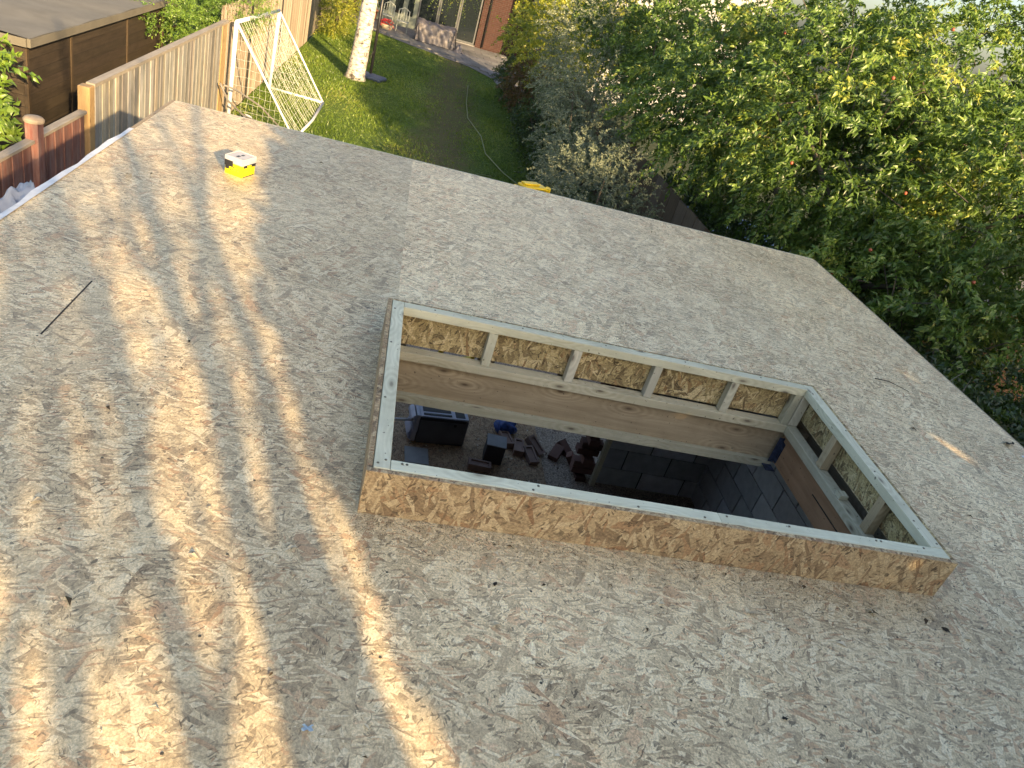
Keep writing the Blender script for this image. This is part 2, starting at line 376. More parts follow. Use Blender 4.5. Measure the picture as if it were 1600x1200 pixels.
# paving slabs laid in rows on the patio
def inside(x, y, P):
    c = False
    for i in range(len(P)):
        x1, y1 = P[i]; x2, y2 = P[i-1]
        if (y1 > y) != (y2 > y) and x < (x2-x1)*(y-y1)/(y2-y1)+x1: c = not c
    return c
patio = bpy.data.objects['patio']
sl0 = MB().box((-.295, -.295, 0), (.295, .295, .035)).build('slab', M_pave, patio, bevel=.004); used0 = False
for i in range(13):
    for j in range(16):
        x, y = -2.9+i*.6+(j % 2)*.3, 26.7+j*.6
        if all(inside(x+a, y+b, PATIO) for a in (-.2, .2) for b in (-.2, .2)):
            Mx = Matrix.Translation((x, y, G+.032+random.uniform(0, .004)))
            if not used0: sl0.matrix_basis = Mx; sl0.color = grey(.8, 1.15); used0 = True
            else: inst(sl0, patio, Mx, 'slab', grey(.8, 1.15))
# grass blades
def grass():
    N = 120000; x = rng.uniform(-3.2, 3.1, N); y = 9.1+(rng.random(N)**1.2)*24.4
    ok = np.array([True]*N)
    yb = np.interp(x, [-3.25, -1.2, .1, 2.1, 2.9, 3.1], [33.2, 31.8, 30.8, 29.7, 28.4, 26.8]); ok &= y < yb
    wornd = np.abs(x-(y*.045+.25)); ok &= rng.random(N) < np.clip(.12+wornd*.75, 0, 1)
    ok &= rng.random(N) < np.clip(np.hypot((x-.15)*.7, (y-11.6)*.45), .15, 1)
    x, y = x[ok], y[ok]; n = len(x)
    B = np.stack([x, y, np.full(n, G+.01)], 1); h = rng.uniform(.02, .055, n)*(1+.5*np.sin(x*3)*np.sin(y*1.3))
    a = rng.uniform(0, 6.28, n); wv = np.stack([np.cos(a), np.sin(a), np.zeros(n)], 1)*rng.uniform(.006, .014, n)[:, None]
    T = B+np.stack([rng.normal(size=n)*.03, rng.normal(size=n)*.03, h], 1)
    V = np.stack([B-wv, B+wv, T], 1).reshape(-1, 3); F = np.arange(n*3).reshape(-1, 3)
    tint = np.clip(.5+.3*np.sin(x*1.7+1)*np.sin(y*.9)+rng.normal(size=n)*.17, 0, 1)
    o = mesh_np('grass', V, [F], leaf_mat('grass_blades', [(0, (.06, .10, .015)), (.5, (.13, .20, .025)), (.85, (.22, .28, .045)), (1, (.34, .32, .10))], .3), None, np.repeat(tint, 3))
    tag(o, 'short green lawn grass with worn patches between the fences', kind='stuff')
grass()

# ================================================================== GARDEN ROOM (the roof deck, walls, joists)
XL, XR, YN, YF = -1.596, 3.695, -1.55, 5.879
room = empty('garden_room', (1.05, 2.2, G), 'half built garden room with a flat strand board roof and blockwork walls', 'garden room')
HX0, HX1, HY0, HY1 = .15, 2.214, 1.85, 3.0          # hole under the upstand (a little wide on the right)
cols = [(XL, -1.083, [-1.55, -.05, 2.39, 4.83, YF], 1.0), (-1.0828, .1498, [-1.55, .85, 3.29, YF], .98), (.15, 1.3718, [-1.55, 1.26, 3.70, YF], 1.08),
        (1.372, 2.5938, [-1.55, .42, 3.10, 5.54, YF], 1.03), (2.594, XR, [-1.55, 1.9, 4.34, YF], 1.0)]
for (x0, x1, ys, tone) in cols:
    for a, b in zip(ys[:-1], ys[1:]):
        a2, b2 = a+.0003, b-.0003; mb = MB(); rects = []
        X0, X1 = x0, x1
        ex = .005 if abs(x0+1.08) < .01 and a < 1 else 0
        if X0 < HX1 and X1 > HX0 and a2 < HY1 and b2 > HY0:
            ya, yb = max(a2, HY0), min(b2, HY1)
            if a2 < HY0: rects.append((X0, a2, X1, HY0))
            if b2 > HY1: rects.append((X0, HY1, X1, b2))
            if X0 < HX0: rects.append((X0, ya, HX0, yb))
            if X1 > HX1: rects.append((HX1, ya, X1, yb))
        else: rects.append((X0, a2, X1, b2))
        ou, ov = random.uniform(0, 30), random.uniform(0, 30)
        for (p, q, r, s) in rects:
            k = len(mb.uv); mb.box((p, q, -.018), (r, s, 0)); 
            for i in range(k, len(mb.uv)):
                fi, vi = divmod(i-k, 4)
            # one continuous print over the whole board
            fcs = mb.f[-6:]; 
            for fi, f in enumerate(fcs):
                for vi, vx in enumerate(f):
                    v = mb.v[vx]; mb.uv[k+fi*4+vi] = (v[1]+ou+v[2], v[0]+ov)
        g = tone*random.uniform(.975, 1.025)*(1.12 if x0 > 0 and b > 3.5 else .97)
        mb.build('roof_board', M_osb, room, color=(g, g*random.uniform(.99, 1.0), g*random.uniform(.97, 1.0), 1))
M_gap = plain('joint_shadow', (.03, .025, .02), .9)
# dark strip laid over the left joint, painting the shade in its open gap
MB().box((-1.0865, 2.47, -.0005), (-1.0805, 2.93, .0012)).build('open_joint_shade', M_gap, room)
M_white = plain('white_pvc', (.58, .59, .61), .45, .5, scale=20)
def wavy(a, b, f):
    mb = MB(); n = 40
    for i in range(n):
        y0 = a+(b-a)*i/n; y1 = a+(b-a)*(i+1)/n
        x0 = XL-.028+.007*math.sin(i*1.3)+.004*math.sin(i*3.1); x1 = XL-.028+.007*math.sin((i+1)*1.3)+.004*math.sin((i+1)*3.1)
        for (za, zb, xa) in ((.006, .006, 0),):
            mb.poly([(x0, y0, .004), (XL+.004, y0, .005), (XL+.004, y1, .005), (x1, y1, .004)])
            mb.poly([(x0, y0, .004), (x1, y1, .004), (x1, y1, -.05), (x0, y0, -.05)])
    return mb
wavy(-1.5, 5.0, 0).build('edge_trim', M_white, room, label='wavy white strip along the left roof edge')
MB().box((XL-.022, 5.0, -.05), (XL-.002, YF, .001)).build('fascia', M_timd, room, color=(.8, .75, .7, 1))
MB().box((XL-.02, YN, -.22), (XL-.002, 5.0, -.052)).build('fascia', M_timd, room)
MB().box((XL, YF+.001, -.20), (XR, YF+.021, -.003)).build('fascia', M_tim, room)
MB().box((XR+.001, YN, -.20), (XR+.02, YF, -.003)).build('fascia', M_timd, room)
MB().box((XL, YN-.02, -.20), (XR, YN-.001, -.003)).build('fascia', M_timd, room)
# joists under the deck, clear of the opening
for i in range(13):
    x = XL+.05+i*.43
    for a, b in ([(YN, HY0-.10), (HY1+.10, YF)] if HX0-.1 < x < HX1+.1 else [(YN, YF)]):
        MB().box((x, a, -.218), (x+.047, b, -.02)).build('joist', M_timd, room, color=grey())
# screw heads along the joist lines
mb = MB()
for i in range(13):
    x = XL+.0735+i*.43; y = YN+.1
    while y < YF:
        if not (HX0-.12 < x < HX1+.12 and HY0-.1 < y < HY1+.1): mb.lathe((x+random.uniform(-.006, .006), y+random.uniform(-.02, .02), 0), [(.0001, .0011), (.0035, .0011), (.0045, .0002)], 6)
        y += .3
mb.build('screw_heads', plain('deck_screws', (.09, .08, .06), .5, .5, .5), room, kind='stuff')
# lining of the opening: deep headers all round
zt, zb = -.087, -.268
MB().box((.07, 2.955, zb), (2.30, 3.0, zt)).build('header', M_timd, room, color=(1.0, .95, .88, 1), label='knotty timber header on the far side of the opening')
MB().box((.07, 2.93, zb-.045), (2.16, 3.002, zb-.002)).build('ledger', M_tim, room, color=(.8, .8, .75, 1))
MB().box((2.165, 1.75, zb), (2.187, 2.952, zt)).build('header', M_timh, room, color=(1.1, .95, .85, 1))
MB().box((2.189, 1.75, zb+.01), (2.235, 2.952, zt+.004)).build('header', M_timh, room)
MB().box((2.160, 1.75, zb+.098), (2.1645, 2.55, zb+.1015)).build('header_gap_shade', M_gap, room)  # thin dark strip laid on for the shade in the gap line
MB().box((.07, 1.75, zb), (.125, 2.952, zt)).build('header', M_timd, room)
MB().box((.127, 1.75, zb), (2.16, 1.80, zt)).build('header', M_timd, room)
# bluish joist hanger in the far right corner
mb = MB(); mb.box((2.135, 2.925, -.27), (2.163, 2.9285, -.12)); mb.box((2.1605, 2.90, -.26), (2.1642, 2.927, -.14)); mb.box((2.11, 2.87, -.29), (2.16, 2.925, -.286))
mb.build('joist_hanger', plain('blue_hanger', (.04, .05, .085), .6, .4, .2, .7, 40), room, label='blue stained metal hanger in the far right corner')

# block walls
M_blk = plain('dense_block', (.58, .58, .60), .95, .15, scale=14, bump=.5)
M_mort = plain('mortar_bed', (.05, .048, .048), .95, .1)
blk = MB().box((-.22, -.05, -.1075), (.22, .05, .1075)).build('block', M_blk, room, bevel=.004)
first = [True]
def put_block(Mx, sx=1.):
    Mx = Mx @ Matrix.Diagonal((sx, 1, 1, 1))
    if first[0]: blk.matrix_basis = Mx; blk.color = grey(.8, 1.15); first[0] = False
    else: inst(blk, room, Mx, 'block', grey(.75, 1.2))
def block_wall(p0, p1, top=-.24, half=.05):
    p0 = Vector(p0); p1 = Vector(p1); d = (p1-p0); L = d.length; d.normalize(); ang = math.atan2(d.y, d.x)
    for c in range(11):
        z = G+.1075+.225*c
        if z+.1 > top: break
        x = -.2275 if c % 2 else 0.
        while x < L-.05:
            a = max(x, 0); b = min(x+.44, L)
            if b-a > .06:
                m = p0+d*((a+b)/2)
                put_block(Matrix.Translation((m.x, m.y, z)) @ Matrix.Rotation(ang, 4, 'Z'), (b-a)/.44)
            x += .455
    q = d.cross(up)*.038
    MB().poly([p0-q, p1-q, p1-q+Vector((0, 0, top-G)), p0-q+Vector((0, 0, top-G))]).poly([p0+q, p0+q+Vector((0, 0, top-G)), p1+q+Vector((0, 0, top-G)), p1+q]).build('mortar', M_mort, room)
WX = 3.52; WY = 5.62
block_wall((2.47, WY+.05, G), (WX-.002, WY+.05, G))
block_wall((WX+.05, YN+.1, G), (WX+.05, WY+.1, G))
M_brw = NT('brick_wall')
def brick_mat(name, c1, c2, mort, sc_=1.):
    t = NT(name); b = t.n('ShaderNodeTexBrick'); t.put(b.inputs['Vector'], t.uv()); b.inputs['Scale'].default_value = 1/sc_
    b.inputs['Color1'].default_value = (*c1, 1); b.inputs['Color2'].default_value = (*c2, 1); b.inputs['Mortar'].default_value = (*mort, 1)
    b.inputs['Brick Width'].default_value = .225; b.inputs['Row Height'].default_value = .075; b.inputs['Mortar Size'].default_value = .008; b.inputs['Bias'].default_value = 0
    c = t.mix(t.rng(t.noise(t.uv(), 9, 4), .3, .7, 0, .4), b.outputs['Color'], tuple(x*.6 for x in c1)); t.bump(t.math('SUBTRACT', 1., b.outputs['Fac']), .5, .006)
    return t.fin(c, .9, .2)
M_brick = brick_mat('red_brick', (.055, .024, .019), (.04, .018, .015), (.07, .06, .055))
MB().box((XL+.12, YN+.1, G), (XL+.22, WY+.1, -.24), long=1).build('wall', M_blk, room)
MB().box((XL+.222, YN+.1, G), (WX-.002, YN+.2, -.24), long=0).build('wall', M_blk, room)
MB().box((XL+.222, WY, G), (-1.0, WY+.1, -.24), long=0).build('wall', M_blk, room)
MB().box((-.998, WY, -.45), (2.468, WY+.1, -.24), long=0).build('lintel', M_timd, room)
MB().box((XL+.1, YN+.1, -.238), (WX+.1, YN+.2, -.222)).build('wall_plate', M_timd, room)
# the ragged brick end of the pier, courses pushed in and out, and the pale strip in front
M_br1 = plain('loose_brick', (.16, .09, .075), .9, .2, scale=12, bump=.4)
bk = MB().box((-.1075, -.05, -.0325), (.1075, .05, .0325)).build('brick', M_br1, room, bevel=.003)
for c in range(30):
    z = G+.033+c*.075; off = (.04 if c % 2 else .02)+random.uniform(-.01, .01)
    Mx = Matrix.Translation((2.30+off, 5.70, z)) @ Matrix.Rotation(R(90 if c % 3 == 0 else 0), 4, 'Z')
    if c == 0: bk.matrix_basis = Mx; bk.color = grey(.7, 1.2)
    else: inst(bk, room, Mx, 'brick', grey(.6, 1.25))
MB().box((2.415, 5.555, G), (2.465, 5.60, -.46)).build('pier_strip', M_tim, room, color=(1.3, 1.25, 1.2, 1))
# floor
M_scr = NT('screed')
def screed():
    t = NT('screed_floor'); p = t.pos(); n = t.noise(p, 60, 4, .8); c = t.ramp(n, [(.36, (.11, .085, .07)), (.5, (.34, .27, .21)), (.66, (.55, .46, .37))])
    t.bump(n, .5, .01); return t.fin(c, .95, .15)
tag(MB().poly([(XL+.1, YN, G+.022), (3.6, YN, G+.022), (3.6, 9.0, G+.022), (XL+.1, 9.0, G+.022)]).build('floor', screed()), kind='structure')
M_sheet = osb_mat('osb_floor', (.50, .35, .20), (.62, .47, .30), (.16, .10, .055), .15)
tag(MB().box((-.48, 5.30, G+.025), (1.955, 6.9, G+.037)).build('floor_sheet', M_sheet, color=(.85, .8, .78, 1)), 'stained brown board sheet laid on the gravelly floor under the roof opening', 'board')

# ================================================================== SKYLIGHT UPSTAND
ux0, ux1, uy0, uy1, uh = .094, 2.212, 1.787, 3.0, .170
ups = empty('skylight_upstand', ((ux0+ux1)/2, (uy0+uy1)/2, 0), 'rectangular timber skylight upstand clad in strand board round the roof opening', 'upstand')
T_ = .018
def bd(lo, hi, m=M_osbw, nm='cladding_board', col=None, bv=.0012, lab=None): return MB().box(lo, hi).build(nm, m, ups, bevel=bv, color=col or grey(.95, 1.06), label=lab)
bd((ux0, uy0, .001), (ux1, uy0+T_, uh-.002), lab='orange strand board face on the near side')
bd((ux0, uy0+T_+.001, .001), (ux0+T_, uy1, uh-.004))
bd((ux1-T_, uy0+T_+.001, .001), (ux1, uy1, uh-.004), M_osbi)
bd((ux0+T_+.001, uy1-T_, -.035), (ux1-T_-.001, uy1, uh-.004), M_osbi)
a0, a1, b0, b1 = ux0+T_+.002, ux1-T_-.002, uy0+T_+.002, uy1-T_-.002; W = .050; H = .040
tim = (1.02, 1.06, 1.06, 1)
def tb(nm, lo, hi, m=M_tim, col=None): return MB().box(lo, hi).build(nm, m, ups, bevel=.0025, color=col or grey(.88, 1.05))
tb('top_rail', (a0, b0, uh-H), (a0+W, b1, uh), col=(1.06, 1.1, 1.08, 1))
tb('top_rail', (a0+W+.0015, b0, uh-H), (1.28, b0+W, uh-.001), col=(1.12, 1.18, 1.17, 1))
tb('top_rail', (1.2805, b0, uh-H), (a1, b0+W, uh-.001), col=(1.08, 1.14, 1.13, 1))
tb('top_rail', (a1-W, b0+W+.001, uh-H), (a1, b1, uh), col=(1.0, 1.04, 1.03, 1))
tb('top_rail', (a0+W+.001, b1-W, uh-H), (a1-W-.001, b1, uh), col=(.95, .97, .93, 1))
zb0, zb1 = -.085, -.042
tb('bottom_rail', (a0, b1-W-.01, zb0), (a1-.002, b1-.001, zb1), col=(.9, .86, .78, 1))
tb('bottom_rail', (a1-W-.012, b0+.002, zb0), (a1-.004, b1-W-.012, zb1), col=(.82, .8, .75, 1))
tb('bottom_rail', (a0, b0, zb0), (a0+W, b1-W-.012, zb1)); tb('bottom_rail', (a0+W+.001, b0, zb0), (a1-W-.013, b0+W, zb1))
for i in range(5): 
    x = .557+.4*i+(.0 if i < 4 else -.005)
    if i < 4: tb('stud', (x, b1-W+.002, zb1+.001), (x+.04, b1-.004, uh-H-.001), col=grey(.8, .92))
tb('stud', (a1-W-.042, b1-W+.002, zb1+.001), (a1-W-.004, b1-.004, uh-H-.001), col=grey(.7, .8)); tb('stud', (a1-W+.0, b1-.05, zb1+.001), (a1-.002, b1-.008, uh-H-.001), col=grey(.75, .85))
tb('stud', (a0, b1-W, zb1+.001), (a0+.04, b1-.004, uh-H-.001))
for y in (2.575, 2.15): tb('stud', (a1-W+.002, y, zb1+.001), (a1-.004, y+.045, uh-H-.001), M_timd, (1.05, 1.0, .9, 1))
for y in (2.575, 2.15): tb('stud', (a0, y, zb1+.001), (a0+W-.004, y+.04, uh-H-.001))
for i in range(5): tb('stud', (.40+.4*i, b0+.002, zb1+.001), (.44+.4*i, b0+W-.002, uh-H-.001))
bd((a1-.06, 2.36, -.040), (a1-.02, 2.40, -.018), M_tim, 'packer', (.9, .9, .85, 1))
# a short offcut at the near right foot, and screw heads
M_screw = plain('screw_heads', (.12, .11, .08), .4, .5, .6)
sm = MB().lathe((0, 0, 0), [(0.0001, .0012), (.0035, .0012), (.0045, 0), (.0045, -.002)], 8)
scr = sm.build('screw', M_screw, ups)
pts = [(x, b0+random.choice((.012, .036)), uh) for x in (.2, .215, .62, .64, .98, 1.22, 1.31, 1.55, 1.9, 1.92, 2.1)]+[(a0+random.choice((.012, .035)), y, uh+.0005) for y in (1.83, 1.85, 2.2, 2.6, 2.9)]+[(a1-random.choice((.012, .035)), y, uh+.0005) for y in (1.88, 2.0, 2.3, 2.6, 2.9)]+[(x, b1-.02, uh+.0005) for x in (.3, .7, 1.1, 1.5, 1.9)]
scr.matrix_basis = Matrix.Translation(pts[0])
for q in pts[1:]: inst(scr, ups, Matrix.Translation(q), 'screw')
# ---------------------------------------------- things on the roof
box = empty('nail_box', (-.862, 4.66, 0), 'small yellow and white cardboard box of fixings standing open on the roof boards', 'box')
M_yel = plain('yellow_card', (.82, .70, .01), .5, .4, scale=30, var=.05); M_card = plain('grey_white_card', (.42, .41, .42), .7, .3, scale=30, var=.06)
na = Vector((-.848, 4.555, 0)); ea = (Vector((-.795, 4.69, 0))-na); eb = (Vector((-.942, 4.600, 0))-na)
ea = ea.normalized()*.135; eb = (eb-ea*(eb.dot(ea)/ea.dot(ea))).normalized()*.112
X = ea.normalized(); Y = eb.normalized()
BM = Matrix((( X.x, Y.x, 0, na.x), (X.y, Y.y, 0, na.y), (0, 0, 1, 0), (0, 0, 0, 1)))
lx, ly = .135, .112
MB().box((0, 0, 0), (lx, ly, .072), BM).build('carton', M_yel, box)
mb = MB(); k = .004
mb.box((-k, -k, .0725), (lx+k, ly+k, .074), BM)
for lo, hi in (((-k, -k, .0742), (lx+k, -.001, .112)), ((-k, ly+.001, .0742), (lx+k, ly+k, .112)), ((-k, -.0005, .0742), (0, ly+.0005, .112)), ((lx, -.0005, .0742), (lx+k, ly+.0005, .112))): mb.box(lo, hi, BM)
mb.box((.0, .0, .1045), (lx, ly, .108), BM)
mb.build('lid', M_card, box)
mb = MB()
mb.box((.012, -.0065, .058), (lx-.004, -.0005, .0735), BM); mb.box((-.0065, .06, .050), (-.0005, ly+.002, .085), BM); mb.box((-.0018, .085, .03), (-.0004, ly-.002, .049), BM)
mb.box((.03, .05, .1082), (.06, .066, .1094), BM); mb.box((.072, .046, .1082), (.095, .06, .1094), BM); mb.box((.01, -.0018, .001), (lx-.01, -.0005, .006), BM)
for (y, z) in ((.02, .045), (.035, .046), (.05, .045), (.02, .03), (.04, .03), (.055, .03), (.07, .028)): mb.box((-.0012, y, z), (-.0003, y+.010, z+.007), BM)
for xx in (.02, .045, .075): mb.box((xx, -.0012, .032), (xx+.016, -.0003, .037), BM)
mb.build('printed_band', M_dark, box)
MB().box((.045, -.0075, .0615), (.085, -.0067, .0705), BM).build('band_label', M_yel, box)
# sawdust, shavings and dead leaves
def litter():
    N = 900; x = rng.uniform(-1.5, 3.6, N); y = rng.uniform(.8, 5.8, N)**1.0
    x[:260] = rng.uniform(.1, 2.25, 260); y[:260] = 1.77-np.abs(rng.normal(size=260))*.12
    ok = ~((x > .08) & (x < 2.23) & (y > 1.78) & (y < 3.02)); x, y = x[ok], y[ok]; n = len(x)
    B = np.stack([x, y, np.full(n, .002)], 1); a = rng.uniform(0, 6.28, n); d = np.stack([np.cos(a), np.sin(a), rng.uniform(-.05, .25, n)], 1)
    L = rng.lognormal(-4.5, .6, n); o = leaves('wood_shavings', B, d, np.tile([0, 0, 1.], (n, 1))+rng.normal(size=(n, 3))*.2, L, L*rng.uniform(.15, .5, n), rng.random(n), leaf_mat('shaving', [(0, (.06, .04, .03)), (.22, (.12, .08, .05)), (.3, (.5, .4, .26)), (1, (.75, .68, .52))], .1, .8, .2), droop=.1)
    tag(o, 'scattered wood shavings and splinters on the roof boards', kind='stuff')
    N = 26000; x = rng.uniform(-1.55, 3.65, N); y = rng.uniform(.7, 5.85, N); k = 9000
    x[:k] = rng.uniform(.08, 2.25, k); y[:k] = uy0-.003-np.abs(rng.normal(size=k))*.085
    ok = ~((x > .09) & (x < 2.215) & (y > 1.786) & (y < 3.001)); x, y = x[ok], y[ok]; n = len(x)
    B = np.stack([x, y, np.full(n, .0015)], 1); L = rng.uniform(.002, .005, n)
    o = leaves('sawdust', B, rng.normal(size=(n, 3))*np.array([1, 1, .2]), np.tile([0, 0, 1.], (n, 1)), L, L*.7, rng.random(n), bpy.data.materials['shaving'], detail=False)
    tag(o, 'pale sawdust lying on the roof boards and against the upstand', kind='stuff')
litter()
M_dead = plain('dead_leaf', (.035, .03, .022), .8, .2)
def dead_leaf(x, y, s, a, lab):
    mb = MB(); ca, sa = math.cos(a), math.sin(a)
    def fn(u, v):
        wdt = math.sin(math.pi*min(1, u*1.05+.02))**.8*.5*(1+.25*math.sin(u*19)); X_ = (u-.5)*s; Y_ = (v-.5)*s*wdt*1.1
        return (x+X_*ca-Y_*sa, y+X_*sa+Y_*ca, .003+.18*s*abs(v-.5)+.12*s*math.sin(u*3.1+v*2))
    mb.grid(fn, 8, 4); return tag(mb.build('dead_leaf', M_dead, smooth=True), lab, 'leaf', 'dead leaves on the roof')
dead_leaf(3.60, 3.12, .085, .5, 'largest curled dark leaf at the right roof edge')
dead_leaf(.52, 1.56, .022, 1.2, 'tiny black leaf scrap just in front of the upstand near corner')
dead_leaf(1.33, 1.20, .024, .2, 'tiny black leaf scrap on the near boards below the upstand middle')
dead_leaf(2.15, 1.62, .03, 2.2, 'small dark curled leaf beside the near right corner of the upstand')
dead_leaf(-.62, 2.60, .02, 2.0, 'tiny dark leaf scrap on the sunlit left boards')
dead_leaf(1.18, 1.86-.12, .018, 0, 'small dark leaf scrap at the foot of the orange board face')
tw = MB().tube([(3.02, 3.62, .004), (3.10, 3.60, .012), (3.20, 3.53, .006)], [.003, .0025, .0015], 5)
tag(tw.build('twig', M_dead), 'thin bent twig lying on the right hand roof boards', 'twig')
def patch(nm, x, y, s, m, lab, cat):
    mb = MB(); mb.grid(lambda u, v: (x+(u-.5)*s*(1+.3*math.sin(v*7)), y+(v-.5)*s*.6*(1+.4*math.sin(u*9)), .003+.004*abs(math.sin(u*5+v*4))), 6, 5)
    return tag(mb.build(nm, m, smooth=True), lab, cat)
patch('plastic_scrap', .05, 1.05, .022, plain('pale_blue_plastic', (.35, .45, .52), .3, .5), 'pale blue scrap of plastic film on the near roof boards', 'plastic scrap')
patch('plastic_scrap', 3.63, 2.98, .07, M_white, 'crumpled white scrap beside the dark leaf at the right roof edge', 'plastic scrap')
# ================================================================== UNDER THE OPENING
F0 = G+.037
M_case = plain('dark_case', (.10, .10, .115), .55, .35, scale=10); M_shell = plain('pale_shell', (.42, .42, .50), .45, .5)
mc = empty('tool_case', (.93, 6.0, F0), 'large dark grey machine with pale side shell and a white tube lying on the floor', 'machine', rz=.12)
KM = Matrix.Translation((.66, 5.75, F0)) @ Matrix.Rotation(.13, 4, 'Z')
MB().box((.03, 0, 0), (.50, .20, .285), KM).build('body', M_case, mc, bevel=.012)
mb = MB(); mb.grid(lambda u, v: KM @ Vector((-.01-.045*math.sin(math.pi*v)**.5-.02*math.sin(v*9), .0+.2*u, .02+.29*v)), 4, 10); mb.box((-.005, .0, .12), (.028, .2, .315), KM); mb.box((-.02, .02, .0), (.028, .18, .12), KM)
mb.build('side_shell', M_shell, mc, bevel=.006)
MB().box((.03, .005, .286), (.495, .19, .308), KM).build('top_tray', M_shell, mc, bevel=.005)
mb = MB(); mb.box((.06, .03, .3085), (.33, .055, .315), KM); mb.box((.06, .09, .3085), (.33, .16, .313), KM); mb.box((.37, .03, .3085), (.46, .15, .314), KM); mb.box((.36, -.004, .22), (.385, -.0005, .245), KM); mb.box((.03, -.006, .27), (.47, -.0005, .30), KM)
mb.build('slot', M_dark, mc)
MB().tube([KM @ Vector((-.32, .05, .20)), KM @ Vector((-.02, .06, .22))], .014, 10).build('tube', M_white, mc, smooth=True)
def loose(nm, lo, hi, rot, m, lab, cat, grp=None, col=None):
    lo = Vector(lo); hi = Vector(hi); c = (lo+hi)/2; K = Matrix.Translation((c.x, c.y, lo.z)) @ Matrix.Rotation(rot, 4, 'Z')
    d = (hi-lo)/2; mb = MB().box((-d.x, -d.y, 0), (d.x, d.y, d.z*2), K)
    o = mb.build(nm, m, bevel=.003, color=col or (1, 1, 1, 1)); return tag(o, lab, cat, grp), K, d
M_slab = plain('grey_offcut', (.30, .30, .30), .8, .3)
loose('board_offcut', (.60, 5.42, F0), (.82, 5.66, F0+.02), .05, M_slab, 'square pale grey offcut lying left of the dark machine', 'offcut')
loose('board_offcut', (1.77, 5.18, F0), (1.96, 5.38, F0+.02), -.05, M_slab, 'square pale grey offcut at the right edge of the brown sheet', 'offcut')
loose('storage_box', (1.35, 5.62, F0), (1.53, 5.80, F0+.20), -.1, plain('charcoal_plastic', (.045, .045, .05), .6), 'small charcoal box with a grey top standing among the loose bricks', 'box')
loose('box_lid', (1.345, 5.615, F0+.202), (1.535, 5.805, F0+.212), -.1, plain('grey_lid', (.22, .22, .23), .7), 'flat grey square resting on the small charcoal box', 'lid')
def frog_brick(x, y, z, rz, rx, lab):
    r = empty('brick', (x, y, z), lab, 'brick', 'loose bricks on the brown sheet')
    K = Matrix.Translation((x, y, z)) @ Matrix.Rotation(rz, 4, 'Z') @ Matrix.Rotation(rx, 4, 'X')
    mb = MB(); mb.box((-.05, -.1075, 0), (.05, .1075, .05), K)
    for lo, hi in (((-.05, -.1075, .0502), (-.032, .1075, .065)), ((.032, -.1075, .0502), (.05, .1075, .065)), ((-.0318, -.1075, .0502), (.0318, -.085, .065)), ((-.0318, .085, .0502), (.0318, .1075, .065))): mb.box(lo, hi, K)
    mb.build('brick_body', plain('pink_brick', (.26, .18, .15), .9, .2) if 'pink_brick' not in bpy.data.materials else bpy.data.materials['pink_brick'], r)
frog_brick(1.60, 6.02, F0, .25, 0, 'brick with a hollow top lying just below the blue bag')
frog_brick(1.72, 5.92, F0, -.1, 0, 'brick with a hollow top between the two leaning bricks and the blue bag')
frog_brick(1.88, 5.98, F0+.02, .8, .5, 'brick leaning furthest right on the pile near the sheet edge')
frog_brick(1.83, 5.82, F0, .3, .2, 'dark red brick at the foot of the small pile')
frog_brick(1.30, 5.52, F0, 1.5, 0, 'brick with a hollow top lying left of the charcoal box')
mb = MB()
mb.grid(lambda u, v: (1.60+.11*math.cos(u*6.283)*(math.sin(v*math.pi)**.6)*(1+.18*math.sin(u*31+v*9)), 6.20+.10*math.sin(u*6.283)*(math.sin(v*math.pi)**.6)*(1+.2*math.sin(u*23)), F0+.07-.075*math.cos(v*math.pi)+.012*math.sin(u*25+v*17)), 28, 14)
tag(mb.build('blue_bag', plain('blue_film', (.03, .08, .28), .35, .5, scale=25, var=.4), smooth=True), 'crumpled blue plastic bag on the brown sheet behind the loose bricks', 'bag')
for i, (x, y, rz, rx, lab) in enumerate(((2.22, 6.05, .7, .5, 'broken brick leaning at the top of the pile beside the ragged pier'), (2.12, 5.95, -.5, .2, 'broken brick lying below the leaning one beside the ragged pier'), (2.26, 5.86, 1.3, .9, 'pinkish brick half stood on end against the ragged pier'))):
    K = Matrix.Translation((x, y, G+.03)) @ Matrix.Rotation(rz, 4, 'Z') @ Matrix.Rotation(rx, 4, 'X')
    tag(MB().box((-.05, -.1, .0), (.05, .1, .065), K).build('broken_brick', M_br1, bevel=.004, color=grey(.7, 1.3)), lab, 'brick', 'broken bricks beside the pier')
def rubble():
    N = 500; x = rng.uniform(.3, 2.3, N); y = rng.uniform(5.2, 6.6, N); B = np.stack([x, y, np.full(N, F0+.002)], 1); L = rng.uniform(.008, .04, N)
    o = leaves('debris', B, rng.normal(size=(N, 3))*np.array([1, 1, .3]), np.tile([0, 0, 1.], (N, 1)), L, L*.6, rng.random(N), leaf_mat('debris', [(0, (.1, .06, .04)), (.7, (.3, .22, .15)), (1, (.6, .55, .45))], .05, .8), detail=True)
    tag(o, 'chips and crumbs of brick and wood on the brown floor sheet', kind='stuff')
rubble()
